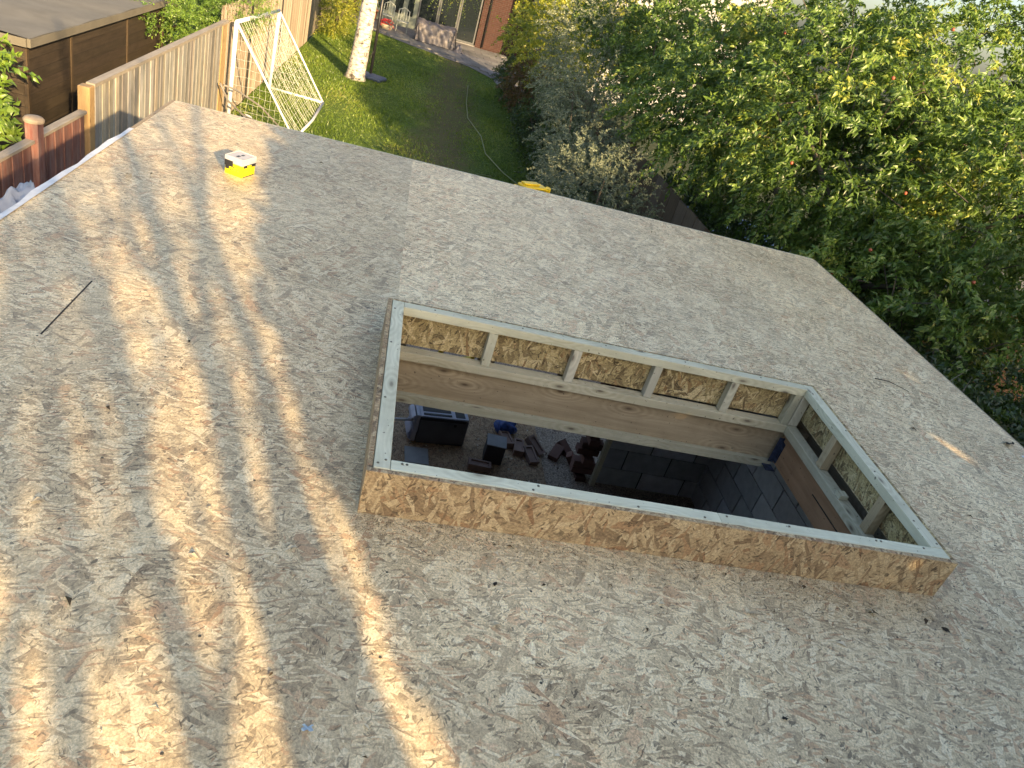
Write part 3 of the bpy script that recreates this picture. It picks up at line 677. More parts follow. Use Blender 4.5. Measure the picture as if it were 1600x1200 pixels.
# yellow ladder top just clear of the far roof edge
lad = empty('ladder', (1.15, 6.6, G), 'yellow ladder whose top just shows over the far roof edge', 'ladder')
M_yl = plain('yellow_fibreglass', (.75, .50, .01), .4, .5)
LM = Matrix.Translation((1.17, 6.14, -.03)) @ Matrix.Rotation(.5, 4, 'Z')
for sx in (-.17, .17):
    MB().tube([LM @ Vector((sx, 0, -.02)), LM @ Vector((sx*1.3, .55, G+.03))], .026, 6).build('rail', M_yl, lad)
MB().box((-.12, -.06, -.03), (.12, .06, -.005), LM).build('top_cap', M_yl, lad, bevel=.01)
MB().box((-.10, -.02, -.004), (.06, .045, .012), LM).build('top_tray', M_yl, lad, bevel=.006)
for k in range(8):
    t_ = (k+1)/9; MB().box((-.165-.05*t_, .55*t_-.03, (G+.03)*t_-.012), (.165+.05*t_, .55*t_+.03, (G+.03)*t_+.012), LM).build('tread', M_yl, lad)

# ================================================================== LEFT SIDE: fences, shed
FX = -3.2
def fence_wood(name, a, b, dust): 
    return timber_mat(name, a, b, knots=False, gscale=1.2, weather=dust)
M_fw = fence_wood('weathered_boards', (.15, .14, .12), (.36, .34, .305), .85)
M_fr = fence_wood('red_stained_boards', (.12, .045, .037), (.24, .115, .09), .25)
M_fo = timber_mat('fresh_post', (.25, .165, .08), (.38, .27, .145), knots=True)
M_cap = timber_mat('fence_cap', (.22, .19, .15), (.38, .33, .26), knots=False)
fen = empty('board_fence', (FX, 11.5, G), 'tall sunlit fence of narrow weathered vertical boards with a capping rail', 'fence')
def boards(par, x, y0, y1, z0, z1f, wdt, mat, ca=.8, cb=1.15, rev=1, name='board', pal=None):
    y = y0; k = 0; src = None
    while y < y1-.02:
        z1 = z1f(y); wd = min(wdt, y1-y)-.004; d = random.uniform(0, .005)
        col = grey(ca, cb)
        if pal: g = random.choice(pal); col = tuple(a*b for a, b in zip(col, (*g, 1)))
        mb = MB(); ang = .007
        mb.box((x-.008+d, y, z0), (x+.008+d+(.006 if k % 2 else 0), y+wd, z1+random.uniform(-.008, .004)), long=2)
        mb.build(name, mat, par, color=col); y += wdt; k += 1
boards(fen, FX, 8.66, 14.62, G+.05, lambda y: -.83, .102, M_fw, .7, 1.25, pal=[(1, 1, 1), (.95, .98, 1.02), (1.06, 1.0, .9), (.7, .7, .72), (.8, .82, .84)])
MB().box((FX-.045, 8.68, -.828), (FX+.045, 14.66, -.79)).build('capping_rail', M_cap, fen)
for z in (-1.0, -2.2): MB().box((FX-.06, 8.66, z-.04), (FX-.02, 14.6, z+.04)).build('rail', M_cap, fen)
mb = MB().box((FX-.06, 8.49, G), (FX+.06, 8.63, -.79)); mb.build('post', M_fo, fen, bevel=.01, color=(1.1, 1.05, .95, 1), label='fresh square timber post at the near end')
MB().box((FX-.055, 14.3, G), (FX+.03, 14.62, -.80)).build('post', M_fo, fen, bevel=.006, color=(1.1, 1.1, 1.0, 1))
rf = empty('red_fence', (FX, 7.6, G), 'low red stained board fence stepping down towards the camera', 'fence')
boards(rf, FX, 7.46, 8.47, G+.05, lambda y: -1.06, .10, M_fr, .8, 1.15)
boards(rf, FX, 4.6, 7.28, G+.05, lambda y: -1.05-.02, .10, M_fr, .8, 1.15)
MB().box((FX-.04, 7.45, -1.058), (FX+.04, 8.48, -1.03)).build('capping_rail', M_cap, rf); MB().box((FX-.04, 4.6, -1.068), (FX+.04, 7.28, -1.042)).build('capping_rail', M_cap, rf)
MB().box((FX-.055, 7.31, G), (FX+.055, 7.43, -.90)).build('post', M_fr, rf, bevel=.004, color=(1.15, 1.1, 1.1, 1))
MB().lathe((FX, 7.37, 0), [(.085, -.898), (.088, -.875), (.07, -.855), (.035, -.845), (.001, -.842)], 12).build('post_cap', M_cap, rf, smooth=True, color=(1.1, 1, .9, 1))
# reed screen fence behind the goal
reed = empty('reed_fence', (-3.3, 20.2, G), 'pale grey reed screen fence behind the football goal', 'fence')
def reeds(y0, y1, x, z1, n, name, m, par, r=.007):
    N = n; y = np.sort(rng.uniform(y0, y1, N)); x_ = x+rng.normal(size=N)*.012; h = z1+rng.normal(size=N)*.025; lean = rng.normal(size=N)*.02
    V = np.stack([np.stack([x_, y-r, np.full(N, G)], 1), np.stack([x_+r, y, np.full(N, G)], 1), np.stack([x_, y+r, np.full(N, G)], 1),
                  np.stack([x_, y-r+lean, h], 1), np.stack([x_+r, y+lean, h], 1), np.stack([x_, y+r+lean, h], 1)], 1).reshape(-1, 3)
    o = np.arange(N)[:, None]*6; F = np.concatenate([o+np.array([[0, 1, 4, 3]]), o+np.array([[1, 2, 5, 4]])])
    return mesh_np(name, V, [F], m, par, np.repeat(np.clip(rng.normal(.5, .22, N), 0, 1), 6), kind='stuff')
M_reed = leaf_mat('reed_cane', [(0, (.14, .10, .07)), (.5, (.34, .28, .21)), (1, (.50, .44, .35))], .05, .8, .2)
reeds(14.7, 25.8, -3.26, -.62, 2300, 'reeds', M_reed, reed)
MB().box((-3.30, 14.7, G), (-3.275, 25.8, -.66), long=2).build('backing', M_cap, reed)
for z in (-2.2, -1.7, -1.2, -.8): MB().tube([(-3.245, 14.7, z), (-3.245, 25.8, z)], .004, 4).build('wire', M_dark, reed)
for y in (16.9, 17.02, 20.6, 25.8): MB().box((-3.30, y-.03, G), (-3.22, y+.03, -.6)).build('post', M_dark, reed)
gfn = empty('grey_fence', (-3.3, 30, G), 'dark grey board fence running on to the house at the far left', 'fence')
boards(gfn, -3.28, 26.0, 35.6, G+.05, lambda y: -.7, .15, M_cap, .45, .8)
# shed
shd = empty('garden_shed', (-5.8, 12, G), 'brown weatherboarded shed with a grey felt roof beyond the left fence', 'shed')
M_sw = timber_mat('shed_boards', (.024, .018, .012), (.055, .041, .027), knots=False)
M_felt = plain('roof_felt', (.15, .145, .13), .95, .15, scale=3, bump=.4)
SX, SY0, SY1, SZ = -4.2, 9.55, 14.55, -.74
k = 0; z = G+.05
while z < SZ-.02:
    MB().box((SX-.03, SY0, z), (SX, SY1, min(z+.128, SZ-.01)), Matrix.Identity(4)).build('weatherboard', M_sw, shd, color=grey(.85, 1.2))
    MB().box((SX-2.6, SY0-.0, z), (SX-.032, SY0+.028, min(z+.128, SZ-.01))).build('weatherboard', M_sw, shd, color=grey(.85, 1.2))
    MB().box((SX-.032, SY0, z+.128), (SX-.004, SY1, z+.1325)).build('board_lap', M_dark, shd)
    z += .133
for y in (SY0-.002, 10.75, 12.78, SY1-.05): MB().box((SX+.001, y, G), (SX+.016, y+.055, SZ-.005)).build('batten', M_sw, shd, color=(1.5, 1.4, 1.2, 1))
MB().box((SX-2.6, SY1-.03, G), (SX-.035, SY1, SZ)).build('end_wall', M_sw, shd)
mb = MB(); mb.grid(lambda u, v: (SX+.10-2.9*u, SY0-.12+(SY1-SY0+.3)*v, SZ+.055+.10*u+.006*math.sin(v*23+u*9)), 14, 30); mb.build('felt_roof', M_felt, shd, smooth=True)
MB().box((SX+.075, SY0-.12, SZ-.04), (SX+.11, SY1+.18, SZ+.052)).build('fascia', M_felt, shd, color=(.95, .9, .8, 1))
MB().box((SX-2.8, SY0-.14, SZ-.04), (SX+.072, SY0-.11, SZ+.05)).build('fascia', M_felt, shd, color=(.95, .9, .8, 1))
MB().box((SX-2.7, SY0+.01, SZ-.035), (SX+.07, SY1+.1, SZ-.01)).build('soffit', M_dark, shd)
# white plastic bags between the red fence and the building
def crumple(nm, cx, cy, cz, sx, sy, sz, lab, mat, seed):
    r_ = random.Random(seed); ph = [r_.uniform(0, 6) for _ in range(6)]
    mb = MB(); mb.grid(lambda u, v: (cx+(u-.5)*sx+.03*math.sin(v*13+ph[0]), cy+(v-.5)*sy+.03*math.sin(u*11+ph[1]), cz+sz*math.sin(math.pi*u)*math.sin(math.pi*v)+.035*math.sin(u*17+ph[2])*math.sin(v*13+ph[3])+.02*math.sin(u*29+v*31)), 22, 22)
    return tag(mb.build(nm, mat, smooth=True), lab, 'sack')
M_sack = plain('white_sack', (.36, .38, .43), .5, .4)
crumple('plastic_sack', -2.33, 5.20, -.80, .36, .42, .17, 'torn white plastic sack standing between the red fence and the roof edge', M_sack, 3)
crumple('plastic_sack', -2.12, 4.75, -.78, .4, .45, .10, 'lower flattened white plastic sack nearest the camera beside the roof edge', M_sack, 5)
st = empty('material_stack', (-2.25, 5.2, G), 'stack of pale building blocks under the white plastic sacks', 'block stack')
for zz in range(6):
    for j in range(2): MB().box((-2.5, 4.6+j*.46, G+zz*.29), (-2.06, 5.04+j*.46, G+zz*.29+.28)).build('block', M_blk, st, color=grey(1, 1.4))

# ================================================================== GOAL
goal = empty('football_goal', (-2.5, 16.6, G), 'white football goal with net standing against the reed fence', 'goal')
A0, A1 = Vector((-3.08, 14.78, G)), Vector((-3.0, 18.41, G)); TA0, TA1 = Vector((-3.06, 14.78, -.80)), Vector((-2.95, 18.41, -.93))
B0, B1 = Vector((-1.86, 14.75, G+.03)), Vector((-1.77, 18.27, G+.03))
MB().tube([A0, TA0], .04, 8).build('post', M_white, goal, smooth=True); MB().tube([A1, TA1], .04, 8).build('post', M_white, goal, smooth=True)
MB().tube([TA0, TA1], .035, 8).build('crossbar', M_white, goal, smooth=True)
MB().tube([TA0, B0], .022, 8).build('stay', M_white, goal, smooth=True); MB().tube([TA1, B1], .022, 8).build('stay', M_white, goal, smooth=True)
MB().tube([A0+Vector((0, 0, .03)), B0], .03, 8).build('ground_bar', M_white, goal, smooth=True); MB().tube([A1+Vector((0, 0, .03)), B1], .03, 8).build('ground_bar', M_white, goal, smooth=True)
MB().tube([B0, B0.lerp(B1, .5)+Vector((.05, 0, 0)), B1], .03, 8).build('ground_bar', M_white, goal, smooth=True)
def net():
    mb = MB()
    def seg(P, Q, sag=0):
        n = 8; pts = [P.lerp(Q, i/n)+Vector((-.3, 0, -.35))*sag*math.sin(math.pi*i/n)+Vector((random.uniform(-.01, .01),)*3) for i in range(n+1)]
        mb.tube(pts, .0018, 3, False)
    for i in range(1, 24):
        t_ = i/24; seg(TA0.lerp(TA1, t_), B0.lerp(B1, min(1, max(0, t_+.02*math.sin(i)))), .12)
    for i in range(1, 14):
        t_ = i/14; seg(TA0.lerp(B0, t_), TA1.lerp(B1, t_), .12)
    for (P, T, Q) in ((A0, TA0, B0), (A1, TA1, B1)):
        for i in range(1, 12):
            t_ = i/12; seg(P.lerp(Q, t_), T.lerp(Q, t_)); seg(P.lerp(T, t_), Q.lerp(T, t_))
    return mb
net().build('net', plain('white_net', (.75, .76, .72), .7), goal, kind='stuff')
bl = empty('football', (-2.78, 14.95, G+.11), 'white football lying inside the near end of the goal', 'ball')
mb = MB(); mb.lathe((-2.78, 14.95, G+.12), [(.11*math.sin(math.pi*i/12)+.0001, -.11*math.cos(math.pi*i/12)) for i in range(13)], 18); mb.build('shell', M_white, bl, smooth=True)
for k in range(7):
    d = Vector(unit(rng.normal(size=3))); d.z = abs(d.z); q = d.to_track_quat('Z', 'Y').to_matrix().to_4x4(); K = Matrix.Translation(Vector((-2.78, 14.95, G+.12))+d*.108) @ q
    MB().poly([K @ Vector((.035*math.cos(a*1.2566), .035*math.sin(a*1.2566), .003)) for a in range(5)]).build('panel', M_dark, bl)
# bent pipes between the fence post and the goal
for i, (pts, lab) in enumerate(((((-3.05, 14.1, -1.75), (-2.9, 14.4, -1.85), (-2.55, 14.9, -2.15), (-2.2, 15.1, -2.5)), 'upper grey bent pipe arching from the fence post to the goal'),
                                (((-3.1, 14.05, -1.72), (-2.98, 14.15, -2.0), (-2.8, 14.6, -2.3), (-2.5, 15.2, -2.56)), 'lower grey bent pipe arching from the fence post to the goal'))):
    tag(MB().tube(pts, .018, 6).build('bent_pipe', plain('grey_pipe_%d' % i, (.16, .15, .14), .5), smooth=True), lab, 'pipe')

# ================================================================== BIRCH, HOOP, HOUSE END
def birch():
    t = NT('birch_bark'); uv = t.uv(); p = t.pos()
    n1 = t.noise(t.map(p, scale=(9, 9, 22)), 1., 4, .6); n2 = t.noise(p, 5, 5, .7)
    c = t.ramp(n1, [(.34, (.04, .035, .03)), (.42, (.30, .28, .25)), (.6, (.50, .48, .43))]); c = t.mix(t.rng(n2, .56, .66), c, (.06, .05, .045))
    t.bump(n1, .5, .02); return t.fin(c, .8, .2)
bt = empty('birch_tree', (-1.39, 22.1, G), 'white barked birch tree standing on the lawn', 'tree'); MBk = birch()
MB().tube([(-1.40, 22.1, G-.05), (-1.39, 22.1, G+.15), (-1.36, 22.1, G+.9), (-1.33, 22.12, G+2.0), (-1.28, 22.15, G+3.0)], [.34, .25, .225, .20, .19], 14).build('trunk', MBk, bt, smooth=True)
for pts, r in ((((-1.30, 22.15, G+2.6), (-1.15, 22.1, G+3.2), (-.9, 22.0, G+4.6), (-.7, 21.9, G+6.8)), .14), (((-1.28, 22.15, G+2.9), (-1.4, 22.2, G+4.2), (-1.5, 22.4, G+7.5)), .16)):
    MB().tube(pts, [r*(1-.7*i/(len(pts)-1)) for i in range(len(pts))], 9).build('limb', MBk, bt, smooth=True)
M_bl = leaf_mat('birch_leaves', [(0, (.05, .08, .015)), (.6, (.11, .15, .025)), (1, (.24, .22, .04))])
crown([((-.9, 22, 3.8), (2.0, 2.0, 2.2)), ((-1.4, 22.3, 5.6), (1.4, 1.4, 1.8))], 550, 14, .5, .05, .04, M_bl, bt, gravity=.9, shell=.3, detail=False)
# hanging sprays in front of the house
crown([((1.0, 25.5, .1), (1.0, .8, .45))], 60, 14, .6, .045, .035, M_bl, bt, gravity=1.3, shell=.1, detail=False, name='hanging_sprays')
hp = empty('basketball_hoop', (-1.04, 22.75, G), 'black portable basketball hoop on the lawn beside the birch', 'basketball hoop')
M_blk2 = plain('black_metal', (.015, .015, .018), .4, .5)
mb = MB(); mb.grid(lambda u, v: (-1.02+(u-.5)*.75*(1-.25*v), 22.70+.0, 0), 1, 1)
MB().box((-.38, -.28, .0), (.38, .28, .11), Matrix.Translation((-1.0, 22.62, G+.02)) @ Matrix.Rotation(-.35, 4, 'Z')).build('base', plain('blue_base', (.05, .07, .12), .5), hp, bevel=.06)
MB().tube([(-1.04, 22.77, G+.1), (-1.04, 22.77, G+2.95)], .04, 8).build('pole', M_blk2, hp, smooth=True)
MB().tube([(-1.25, 22.55, G+.12), (-1.05, 22.76, G+.75)], .012, 5).build('strut', M_blk2, hp)
MB().box((-1.45, 22.45, -.20), (-.55, 22.49, .42)).build('backboard', M_blk2, hp, bevel=.01)
MB().box((-1.15, 22.443, -.12), (-.88, 22.448, .1)).build('target_square', M_white, hp)
mb = MB(); mb.tube([(-1.0+.22*math.cos(a*.5236), 22.2+.22*math.sin(a*.5236), -.10) for a in range(13)], .01, 5, False); mb.build('rim', plain('orange_rim', (.7, .12, .02), .5), hp)
# house
hs = empty('house', (2, 38, G), 'red brick house with dark patio doors at the far end of the lawn', 'house')
HY = 35.7; M_glass = NT('dark_glass'); M_glass = M_glass.fin((.012, .016, .018), .04, .6)
def W_(x0, x1, z0, z1, nm='wall', m=M_brick, y0=HY, y1=HY+.3): return MB().box((x0, y0, z0), (x1, y1, z1), long=0).build(nm, m, hs)
W_(2.55, 4.6, G, 3.2); W_(-3.4, -2.6, G, 3.2); W_(-2.598, 2.548, -.05, 3.2); 
MB().box((-3.4, HY+.32, G), (4.6, HY+8, 3.2)).build('rear_body', M_brick, hs)
MB().poly([(-4, HY-.4, 3.15), (5.2, HY-.4, 3.15), (5.2, HY+4, 6.2), (-4, HY+4, 6.2)]).poly([(-4, HY+8.4, 3.15), (-4, HY+4, 6.2), (5.2, HY+4, 6.2), (5.2, HY+8.4, 3.15)]).build('roof', plain('roof_tile', (.14, .09, .07), .9), hs)
M_frm = plain('grey_frame', (.07, .075, .08), .45)
for (x0, x1) in ((-.1, .75), (.77, 1.62), (1.64, 2.5)):
    f = W_(x0+.06, x1-.06, G+.15, -.15, 'pane', M_glass, HY+.10, HY+.12)
    for q in ((x0, x0+.058, G+.09, -.08), (x1-.058, x1, G+.09, -.08), (x0+.06, x1-.06, G+.09, G+.148), (x0+.06, x1-.06, -.148, -.08)): W_(*q, nm='door_frame', m=M_frm, y0=HY+.07, y1=HY+.15)
W_(-.12, 2.545, G+.03, G+.085, 'threshold', M_pave, HY-.1, HY+.28)
W_(-2.595, -.12, G, -.055, 'panel', plain('pale_green_render', (.11, .13, .11), .7), HY+.05, HY+.25)
for (x0, x1) in ((-1.75, -1.35), (-1.1, -.75), (-.55, -.3)): W_(x0, x1, G+.5, -.6, 'pane', M_glass, HY+.03, HY+.048)
MB().tube([(2.86, HY-.06, G+.1), (2.86, HY-.06, 3.1)], .045, 8).build('downpipe', M_blk2, hs, smooth=True)
cv = empty('covered_sofa', (.73, 32.7, G), 'garden sofa wrapped in a pale grey cover on the patio edge', 'garden sofa')
M_cov = plain('grey_cover', (.13, .12, .125), .6, .35, scale=6, var=.25)
def cover(u, v):
    # wraps front (v 0..1) then top
    x = -.02+1.52*u; k = v*2
    if k < 1: y, z = 32.36+.05*k, G+.06+.68*k
    else: y, z = 32.41+.75*(k-1), G+.74+.10*(k-1)
    wr = .03*math.sin(u*17+v*7)*math.sin(v*9)+.018*math.sin(u*39+v*22)
    return (x+.02*math.sin(v*8), y-wr, z+wr*.8-.05*math.sin(u*math.pi)*(k > 1))
mb = MB(); mb.grid(cover, 34, 20)
for xs, sgn in ((-.02, -1), (1.50, 1)): mb.grid(lambda u, v: (xs+sgn*.04*math.sin(u*9+v*5)*v+(.12*(1-v) if sgn > 0 else -.05*(1-v)), 32.38+.78*u, G+.06+(.69+.09*u)*v), 8, 8)
mb.build('cover', M_cov, cv, smooth=True)
MB().box((-.02, 32.33, G+.045), (1.48, 32.36, G+.085)).build('bottom_strap', M_blk2, cv)
MB().tube([(.02, 32.33, G+.72), (.16, 32.31, G+.08)], .015, 5).build('strap', M_blk2, cv); MB().tube([(1.46, 32.33, G+.72), (1.38, 32.31, G+.08)], .015, 5).build('strap', M_blk2, cv)
MB().box((.05, 32.45, G+.03), (1.45, 33.1, G+.65)).build('frame', M_blk2, cv)
crumple('folded_cover', 1.72, 32.4, G+.05, .35, .4, .28, 'small crumpled pale cover on the patio right of the sofa', M_cov, 9)['category'] = 'cover'
def chair(x, y, lab):
    c = empty('garden_chair', (x, y, G), lab, 'chair', 'white garden chairs on the patio')
    for a in (-.22, .22):
        for b in (-.2, .2): MB().tube([(x+a, y+b, G+.05), (x+a*.9, y+b*.9, G+.47)], .018, 6).build('leg', M_grch, c)
    MB().box((x-.23, y-.22, G+.44), (x+.23, y+.22, G+.47)).build('seat', M_grch, c, bevel=.01)
    mb = MB(); mb.tube([(x-.22, y+.2, G+.46), (x-.21, y+.26, G+.85), (x, y+.27, G+.95), (x+.21, y+.26, G+.85), (x+.22, y+.2, G+.46)], .02, 6)
    for k in (-.11, 0, .11): mb.tube([(x+k, y+.2, G+.46), (x+k, y+.27, G+.92)], .014, 5)
    mb.build('backrest', M_grch, c)
M_grch = plain('pale_plastic', (.25, .27, .25), .5)
chair(-.62, 33.6, 'pale plastic garden chair just left of the covered sofa'); chair(-1.25, 34.3, 'pale plastic garden chair nearer the terracotta pot')
pt = empty('plant_pot', (-1.9, 34.7, G), 'terracotta pot with a small plant behind the birch on the patio', 'plant pot')
MB().lathe((-1.9, 34.7, G+.05), [(.14, 0), (.2, .38), (.23, .38), (.23, .45), (.18, .45), (.17, .4), (.001, .4)], 16).build('pot', plain('terracotta', (.50, .20, .10), .8), pt, smooth=True)
crown([((-1.9, 34.7, G+.7), (.25, .25, .25))], 30, 8, .2, .06, .03, M_bl, pt, detail=False, name='foliage')
rp = empty('flower_bowl', (-1.2, 33.2, G), 'low dark bowl of red flowers on the patio behind the hoop', 'flower bowl')
MB().lathe((-1.2, 33.2, G+.05), [(.18, 0), (.28, .2), (.001, .19)], 14).build('bowl', M_timd, rp, smooth=True)
crown([((-1.2, 33.2, G+.3), (.26, .22, .10))], 60, 8, .1, .05, .04, leaf_mat('red_petals', [(0, (.4, .02, .03)), (1, (.7, .06, .08))]), rp, detail=False, name='flowers')
tag(MB().box((3.15, 28.3, G+.04), (3.75, 29.1, G+.40)).build('storage_trough', plain('slate_blue', (.07, .08, .12), .6), bevel=.03), 'dark slate blue trough on the path beside the shrubs', 'trough')
# hose on the lawn
hm = plain('pale_hose', (.22, .25, .12), .5)
tag(MB().tube([(1.9, 25.5, G+.06), (1.75, 22.6, G+.06), (1.72, 20.6, G+.06), (2.0, 18.9, G+.06), (2.02, 17.3, G+.06), (2.35, 16.0, G+.06), (2.7, 15.2, G+.06)], .011, 5).build('garden_hose', hm, smooth=True), 'thin pale hose snaking along the lawn towards the shrubs', 'hose')
tag(MB().tube([(2.05, 15.5, G+.06), (1.75, 15.4, G+.07), (1.5, 14.9, G+.06), (1.35, 13.8, G+.06), (1.2, 12.9, G+.06), (1.0, 11.2, G+.06)], .009, 5).build('cord', hm, smooth=True), 'pale cord curving on the dark grass near the far roof edge', 'cord')

# ================================================================== RIGHT SIDE
rfn = empty('wide_board_fence', (4.05, 12, G), 'shaded brown fence of wide vertical boards right of the silver shrub', 'fence')
M_rf = timber_mat('brown_boards', (.07, .05, .035), (.13, .10, .07), knots=False)
y = 6.2
while y < 27:
    MB().box((4.04, y, G), (4.065+random.uniform(0, .01), y+.385, -.79+random.uniform(-.01, .01)), long=2).build('board', M_rf, rfn, color=random.choice([(1, .8, .6, 1), (1.1, 1.1, 1.15, 1), (.9, .85, .8, 1), (1.2, 1.2, 1.25, 1)])); y += .40
for z in (-1.1, -2.2): MB().box((4.075, 6.2, z-.04), (4.12, 27, z+.04)).build('rail', M_rf, rfn)
M_wr = plain('white_render', (.30, .30, .31), .8, .2, scale=2, var=.05)
nh = empty('white_house', (9.4, 34, G), 'white rendered neighbouring house glimpsed through the apple tree', 'house')
MB().box((6.2, 30, G), (12.5, 31, 2.6)).build('wall', M_wr, nh); MB().box((6.2, 31.02, G), (12.5, 38, 2.58)).build('rear_body', M_wr, nh)
MB().poly([(5.8, 29.7, 2.6), (12.9, 29.7, 2.6), (12.9, 34, 5), (5.8, 34, 5)]).poly([(5.8, 38.3, 2.6), (5.8, 34, 5), (12.9, 34, 5), (12.9, 38.3, 2.6)]).build('roof', bpy.data.materials['roof_tile'], nh)
for x in (7.2, 9.2, 11): 
    f = MB().box((x, 29.97, -1.4), (x+1.1, 29.995, -.1)).build('window', M_white, nh); MB().box((x+.06, 29.955, -1.34), (x+1.04, 29.968, -.16)).build('pane', M_glass, f)
tag(MB().grid(lambda u, v: (6.0+2.4*u+.05*math.sin(v*8), 13.5+2.6*v, G+.35+.04*math.sin(u*7)*math.sin(v*9)), 12, 12).build('tarpaulin', plain('blue_tarp', (.12, .18, .32), .5), smooth=True), 'blue grey tarpaulin glimpsed under the apple tree', 'tarpaulin')
bsh = empty('brown_shed', (11, 11, G), 'dark brown timber shed glimpsed at the far right below the apple tree', 'shed')
for k in range(14): MB().box((8.6+k*.25, 9.9, G), (8.83+k*.25, 9.93, -1.15)).build('board', M_rf, bsh, color=(1.3, .9, .65, 1))
MB().box((8.55, 9.94, G), (12.2, 12, -1.16)).build('body', M_rf, bsh); MB().box((8.4, 9.7, -1.14), (12.4, 12.2, -1.08)).build('roof', M_felt, bsh)
# ---- foliage
M_bark = plain('bark', (.10, .085, .065), .9, .2, scale=10, bump=.6)
M_app = leaf_mat('apple_leaves', [(0, (.028, .05, .014)), (.35, (.065, .12, .022)), (.65, (.125, .20, .04)), (.88, (.20, .28, .055)), (1, (.32, .34, .06))], .32)
M_dkg = leaf_mat('dark_leaves', [(0, (.018, .035, .014)), (.5, (.035, .065, .02)), (1, (.07, .10, .03))], .25)
M_sil = leaf_mat('silver_leaves', [(0, (.08, .10, .07)), (.5, (.16, .185, .125)), (1, (.30, .32, .20))], .2, .55)
M_ylg = leaf_mat('yellow_green_leaves', [(0, (.09, .12, .015)), (.5, (.24, .26, .03)), (1, (.46, .42, .05))], .4)
M_red = leaf_mat('russet_leaves', [(0, (.045, .02, .016)), (.5, (.10, .04, .025)), (1, (.15, .09, .04))], .3)
M_con = leaf_mat('conifer_sprays', [(0, (.05, .10, .015)), (.5, (.11, .19, .025)), (1, (.20, .29, .04))], .25)

ap = empty('apple_tree', (6.1, 8.9, G), 'large sunlit apple tree with a few red apples overhanging from the right', 'tree')
AE = [((5.3, 9.0, .6), (1.75, 1.9, 1.6)), ((4.45, 11.0, .3), (1.35, 1.6, 1.45)), ((6.8, 7.5, .25), (1.7, 1.8, 1.45)), ((5.9, 7.2, -.7), (1.6, 1.6, 1.1)), ((7.7, 9.4, .5), (1.6, 1.7, 1.4)), ((6.0, 11.5, 1.0), (1.7, 1.8, 1.5)), ((6.9, 9.9, 1.65), (1.4, 1.5, 1.2))]
crown(AE, 4600, 26, .40, .094, .036, M_app, ap, gravity=.55, shell=.45, patch=.36, tintmid=.58, keep=lambda B: ~((B[:, 0] < 3.85) & (B[:, 1] < 6.3)) & ~((B[:, 0] < 4.55) & (B[:, 2] < -.25)), twigmat=M_bark, stalk=400)
trunk_limbs(ap, (6.1, 8.9, G), [(5.0, 8.2, .6), (4.3, 10.4, .4), (7.0, 7.4, .8), (5.6, 6.9, -.3), (7.6, 9.4, .9), (6.1, 10.6, 1.4), (4.7, 9.4, .9), (6.5, 8.2, 1.4), (5.3, 7.6, .2)], .13, M_bark)
M_apl = plain('apple_skin', (.32, .08, .04), .35, .5)
asrc = None
for (dx, k) in zip(range(9), range(9)):
    c_, r_ = AE[k % 4]; u_ = unit(np.array([random.uniform(-1, .4), random.uniform(-1, -.1), random.uniform(-.3, .8)])); q = Vector(np.array(c_)+u_*np.array(r_)*1.03)
    if asrc is None:
        asrc = MB().lathe((0, 0, 0), [(  .019*math.sin(math.pi*i/8)+.0001, -.018*math.cos(math.pi*i/8)) for i in range(9)], 10).build('apple', M_apl, ap, smooth=True); asrc.matrix_basis = Matrix.Translation(q)
    else: inst(asrc, ap, Matrix.Translation(q), 'apple')
def shrub(name, lab, ells, n, per, tl, ll, lw, mat, root, patch=.22, gravity=.3, cat='shrub', detail=False, shell=.5, stems=4, grp=None, mid=.5):
    s = empty(name, root, lab, cat, grp)
    crown(ells, n, per, tl, ll, lw, mat, s, gravity=gravity, shell=shell, patch=patch, detail=detail, tintmid=mid, name='foliage')
    for i in range(stems):
        c_, r_ = ells[i % len(ells)]; tip = Vector((c_[0]+random.uniform(-.5, .5)*r_[0], c_[1]+random.uniform(-.5, .5)*r_[1], c_[2]+random.uniform(0, .7)*r_[2])); b = Vector(root)
        MB().tube([b, b.lerp(tip, .5)+Vector((random.uniform(-.1, .1), random.uniform(-.1, .1), 0)), tip], [.035, .022, .006], 6).build('stem', M_bark, s, smooth=True)
    return s
shrub('silver_shrub', 'rounded silver grey shrub in front of the wide board fence', [((2.75, 9.8, -1.25), (.88, 1.25, 1.12)), ((2.55, 8.8, -1.75), (.65, .8, .7))], 1500, 26, .2, .034, .016, M_sil, (2.85, 9.7, G), mid=.28)
shrub('tall_silver_shrub', 'tall silvery green shrub with sunlit tips behind the rounded one', [((3.2, 13.6, -.9), (.85, 1.5, 1.2)), ((3.3, 15.6, .0), (1.0, 1.6, 1.5)), ((3.1, 12.2, -1.5), (.8, 1.1, .9))], 2400, 24, .26, .042, .018, M_sil, (3.3, 13.8, G), mid=.62)
shrub('yellow_green_tree', 'yellow green tree ending the right hand border, top lobe added for shade', [((3.6, 20.5, -.1), (1.25, 2.0, 1.0)), ((3.0, 22.5, -.3), (.8, 1.2, .7)), ((4.4, 18.5, .2), (1.0, 1.6, .9)), ((4.3, 23.5, 1.3), (2.0, 2.0, 1.9))], 2000, 22, .35, .07, .045, M_ylg, (3.7, 20.5, G), cat='tree')  # last crown lobe, mostly out of view, added to shade the house
shrub('leafy_tree', 'leafy green tree filling the gap between the silver shrubs and the apple tree', [((4.6, 13.6, .7), (1.3, 1.5, 1.3)), ((4.2, 15.6, 1.1), (1.2, 1.5, 1.0))], 1100, 24, .38, .085, .04, M_app, (4.7, 14, G), detail=True, cat='tree')
shrub('russet_shrub', 'dull red leaved shrub below the yellow green tree', [((3.2, 20.6, -1.4), (.75, 1.3, .7))], 380, 22, .25, .06, .03, M_red, (3.2, 20.6, G))
